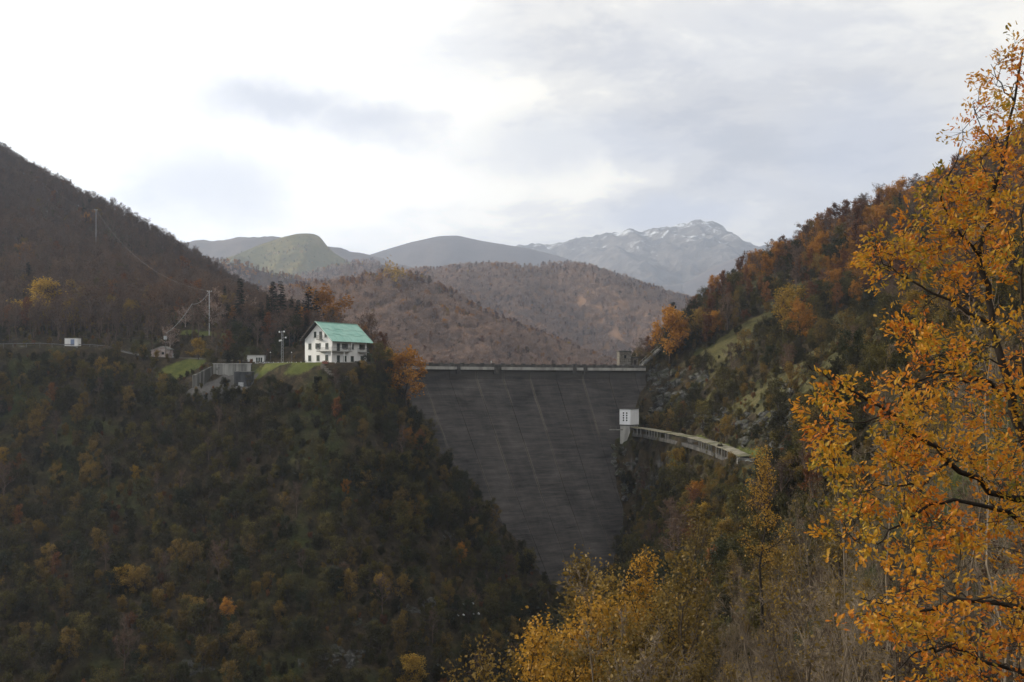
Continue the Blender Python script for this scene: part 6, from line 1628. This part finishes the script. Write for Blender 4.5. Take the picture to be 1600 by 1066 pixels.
LIMBS = [([(1660, 1210, 13.2), (1655, 1080, 13.4), (1650, 960, 13.6), (1640, 860, 13.8), (1630, 780, 14.0), (1605, 700, 14.2), (1582, 620, 14.5), (1560, 545, 14.8), (1545, 470, 15.1), (1530, 400, 15.4), (1545, 320, 15.6), (1570, 240, 15.8), (1585, 160, 16.0), (1598, 80, 16.1)], 0.17, 0.018),
         ([(1630, 785, 14.0), (1570, 775, 13.7), (1500, 738, 13.3), (1450, 692, 13.0), (1400, 650, 12.8), (1340, 615, 12.6), (1295, 592, 12.5), (1262, 570, 12.4)], 0.075, 0.009),
         ([(1640, 850, 13.8), (1575, 800, 13.2), (1510, 785, 12.8), (1455, 787, 12.5), (1415, 808, 12.3), (1380, 845, 12.1), (1335, 845, 12.0)], 0.055, 0.008),
         ([(1582, 620, 14.5), (1530, 592, 14.2), (1475, 582, 14.0), (1430, 598, 13.8), (1395, 592, 13.6)], 0.05, 0.008),
         ([(1553, 510, 14.9), (1500, 480, 15.0), (1450, 455, 15.1), (1405, 430, 15.2), (1372, 392, 15.2)], 0.045, 0.008),
         ([(1532, 405, 15.4), (1490, 350, 15.3), (1470, 310, 15.2), (1490, 262, 15.1), (1505, 220, 15.0)], 0.035, 0.006),
         ([(1585, 160, 16.0), (1565, 130, 15.8), (1548, 100, 15.7)], 0.02, 0.005), ([(1570, 240, 15.8), (1535, 205, 15.5), (1520, 160, 15.4)], 0.022, 0.005),
         ([(1650, 960, 13.6), (1570, 945, 12.6), (1490, 935, 12.0), (1430, 955, 11.6), (1385, 945, 11.4), (1345, 935, 11.3)], 0.05, 0.007),
         ([(1655, 1080, 13.4), (1560, 1040, 12.0), (1480, 1010, 11.4), (1430, 1020, 11.2), (1405, 1045, 11.1)], 0.045, 0.007),
         ([(1610, 710, 14.2), (1600, 560, 13.6), (1595, 430, 13.4), (1605, 300, 13.4), (1612, 180, 13.5)], 0.05, 0.008),
         ([(1480, 725, 13.2), (1440, 760, 13.0), (1390, 760, 12.8), (1345, 770, 12.7)], 0.03, 0.006), ([(1400, 650, 12.8), (1350, 660, 12.5), (1300, 655, 12.3)], 0.022, 0.005)]
def build_oak():
    rg = np.random.default_rng(77); rnd_ = random.Random(7)
    base = at(1660, 1210, 13.2)
    root = empty('oak_tree', (base[0], base[1], gz(base[0], base[1])))
    o0 = np.array([base[0], base[1], gz(base[0], base[1])])
    nodes = []; nrad = []
    for li, (pts, r0, r1) in enumerate(LIMBS):
        P_ = [at(*q) for q in pts]
        if li == 0: P_ = [np.array([base[0] + 0.1, base[1], o0[2] - 0.4])] + P_
        # refine with a little crookedness
        Q = [P_[0]]
        for a, b in zip(P_[:-1], P_[1:]):
            for t in (0.33, 0.67, 1.0): Q.append(a + (b - a) * t + (rg.normal(0, 0.03, 3) if t < 1 else 0))
        r0, r1 = r0 * 0.78, r1 * 0.8
        rad = [r0 + (r1 - r0) * (i / (len(Q) - 1)) ** 0.75 for i in range(len(Q))]
        MB().tube([q - o0 for q in Q], rad, 9 if li == 0 else 7).build('trunk' if li == 0 else 'limb', MAT['bark_dark'], root, smooth=True)
        for q, r in zip(Q, rad):
            if li or q[2] > o0[2] + 1.5: nodes.append(q); nrad.append(r)
    # leaf sprays fill the crown's outline, spread through its depth
    sprays = []
    tries = 0
    while len(sprays) < 660 and tries < 20000:
        tries += 1
        px, py = rg.uniform(1255, 1640), rg.uniform(20, 1085)
        if not in_poly((px, py), OAK_POLY): continue
        if vnoise(np.array([px / 46.0]), np.array([py / 38.0]), 31)[0] < (0.26 if py < 340 else 0.36 if py < 860 else 0.43): continue
        nn = np.array(nodes[:]); pp = 800 + F * nn[:, 0] / nn[:, 1]; qq = HZ - F * nn[:, 2] / nn[:, 1]
        j = int(np.argmin((pp - px) ** 2 + (qq - py) ** 2))
        Y = nn[j, 1] + rg.normal(0, 0.55)
        sprays.append(at(px, py, max(Y, 10.0)))
    tw = Wood(); leaves = []
    nodes = np.array(nodes); nrad = np.array(nrad)
    sprays = sorted(sprays, key=lambda s: float(np.min(np.linalg.norm(nodes - s, axis=1))))
    for s in sprays:
        dd = np.linalg.norm(nodes - s, axis=1) + 0.5 * np.maximum(0, nodes[:, 2] - s[2])
        j = int(np.argmin(dd)); a = nodes[j]
        mid = a + (s - a) * 0.5 + rg.normal(0, 0.06, 3) * np.linalg.norm(s - a) + np.array([0, 0, 0.05]); q3 = a + (s - a) * 0.8 + rg.normal(0, 0.04, 3) * np.linalg.norm(s - a)
        r = min(nrad[j] * 0.6, 0.012 + 0.006 * np.linalg.norm(s - a)); r = max(r, 0.006)
        tw.tube([a - o0, mid - o0, q3 - o0, s - o0], [r, r * 0.8, r * 0.6, 0.0035], 4)
        nodes = np.concatenate([nodes, [mid, q3, s]]); nrad = np.concatenate([nrad, [r * 0.8, r * 0.6, 0.004]])
        d = unit(s - q3); n = int(rg.integers(18, 32))
        ct = rg.choice([rg.uniform(0.0, 0.25), rg.uniform(0.25, 0.55), rg.uniform(0.55, 1.0)], p=[0.25, 0.42, 0.33])
        for g in range(4):
            e = s + unit(d + rg.normal(0, 0.7, 3)) * rg.uniform(0.12, 0.3)
            tw.twig(s - o0, e - o0, 0.0035)
            m = n // 4 + 1
            A_, B_, C_ = frames(rg, unit(e - s)[None, :], m)
            for i in range(m):
                leaves.append((e + rg.normal(0, 0.045, 3) - o0, A_[i], B_[i], C_[i], rg.uniform(0.056, 0.096), 0.7 * ct + 0.3 * rg.uniform(0, 1)))
    mobj('twigs', mesh_from('oak_twigs', np.array(tw.v), tw.f, [MAT['bark_dark']], True), root)
    # the 300 leaves that show largest are single leaves, the rest one mass
    px = np.array([800 + F * (l[0][0] + o0[0]) / (l[0][1] + o0[1]) for l in leaves]); py = np.array([HZ - F * (l[0][2] + o0[2]) / (l[0][1] + o0[1]) for l in leaves])
    size = np.array([l[4] / (l[0][1] + o0[1]) * abs(l[3][1]) ** 0.3 for l in leaves]); size[(px < 1250) | (px > 1590) | (py < 30) | (py > 1055)] = 0
    order = np.argsort(-size); big = set(order[:300].tolist())
    crown = empty('crown', (0, 0, 0)); crown.parent = root
    lm = mesh_from('oak_leaf', LT_V, LT_F, [L['oak']], True, None, np.full(len(LT_V), 0.5))
    from mathutils import Matrix
    V = []; Fa = []; T = []
    for i, (c, a, b, n_, s, t) in enumerate(leaves):
        if i in big:
            o = bpy.data.objects.new('leaf', lm); link(o, crown)
            M = Matrix.Identity(4)
            for r_ in range(3): M[r_][0], M[r_][1], M[r_][2], M[r_][3] = a[r_] * s, b[r_] * s, n_[r_] * s, c[r_]
            o.matrix_basis = M
        else:
            base_i = len(V) * len(LT_V)
            V.append(c + (LT_V[:, :1] * a + LT_V[:, 1:2] * b + LT_V[:, 2:] * n_) * s); Fa.append(LT_F + base_i); T.append(np.full(len(LT_V), t))
    fo = mobj('foliage', mesh_from('oak_foliage', np.concatenate(V), np.concatenate(Fa), [L['oak']], True, None, np.concatenate(T)), crown)
    fo['kind'] = 'stuff'
    tag(root, 'large oak with orange and yellow leaves close by at the right edge', 'tree')
build_oak()

# bare slender trees standing behind the oak
make('slender_bare_tree', 2, dict(h=9, spread=2.2, r0=0.07, clear=0.12, nb=18, n2=6, n3=4, stems=2, up=0.95, shape='tall', sub=3, tw=0.005), 'bark_shrub', 'ochre', per=1, size=0.09, scat=0.05, keep=0.06)
tree_at('slender_bare_tree', 1585, 330, 22, 'slender bare tree behind the oak at the right edge', var=0, wide=0.8)
tree_at('slender_bare_tree', 1500, 430, 26, 'slender bare tree behind the oak, left of the other', var=1, wide=0.8)
tree_at('slender_bare_tree', 1360, 530, 30, 'crooked bare tree whose grey top shows left of the oak', var=0, wide=0.8)
tree_at('slender_bare_tree', 1290, 690, 26, 'slender bare sapling left of the lower oak leaves', var=1, wide=0.7)

# ------------------------------------------------------------------ tell small sets of look-alikes apart by their order from the left
def number_labels():
    bpy.context.view_layer.update()
    by = {}
    for o in COL.objects:
        if o.parent is None and o.get('label') and o.get('category'): by.setdefault(o['label'], []).append(o)
    words_ = ['leftmost', 'second from left', 'third from left', 'fourth from left', 'fifth from left', 'sixth from left', 'seventh from left', 'eighth from left', 'ninth from left']
    for lab, os_ in by.items():
        if not 1 < len(os_) <= 9: continue
        os_.sort(key=lambda o: o.location.x / max(o.location.y, 1))
        for i, o in enumerate(os_):
            w = 'rightmost' if i == len(os_) - 1 else words_[i]
            new = lab + ', ' + w
            if len(new.split()) <= 16: o['label'] = new
number_labels()
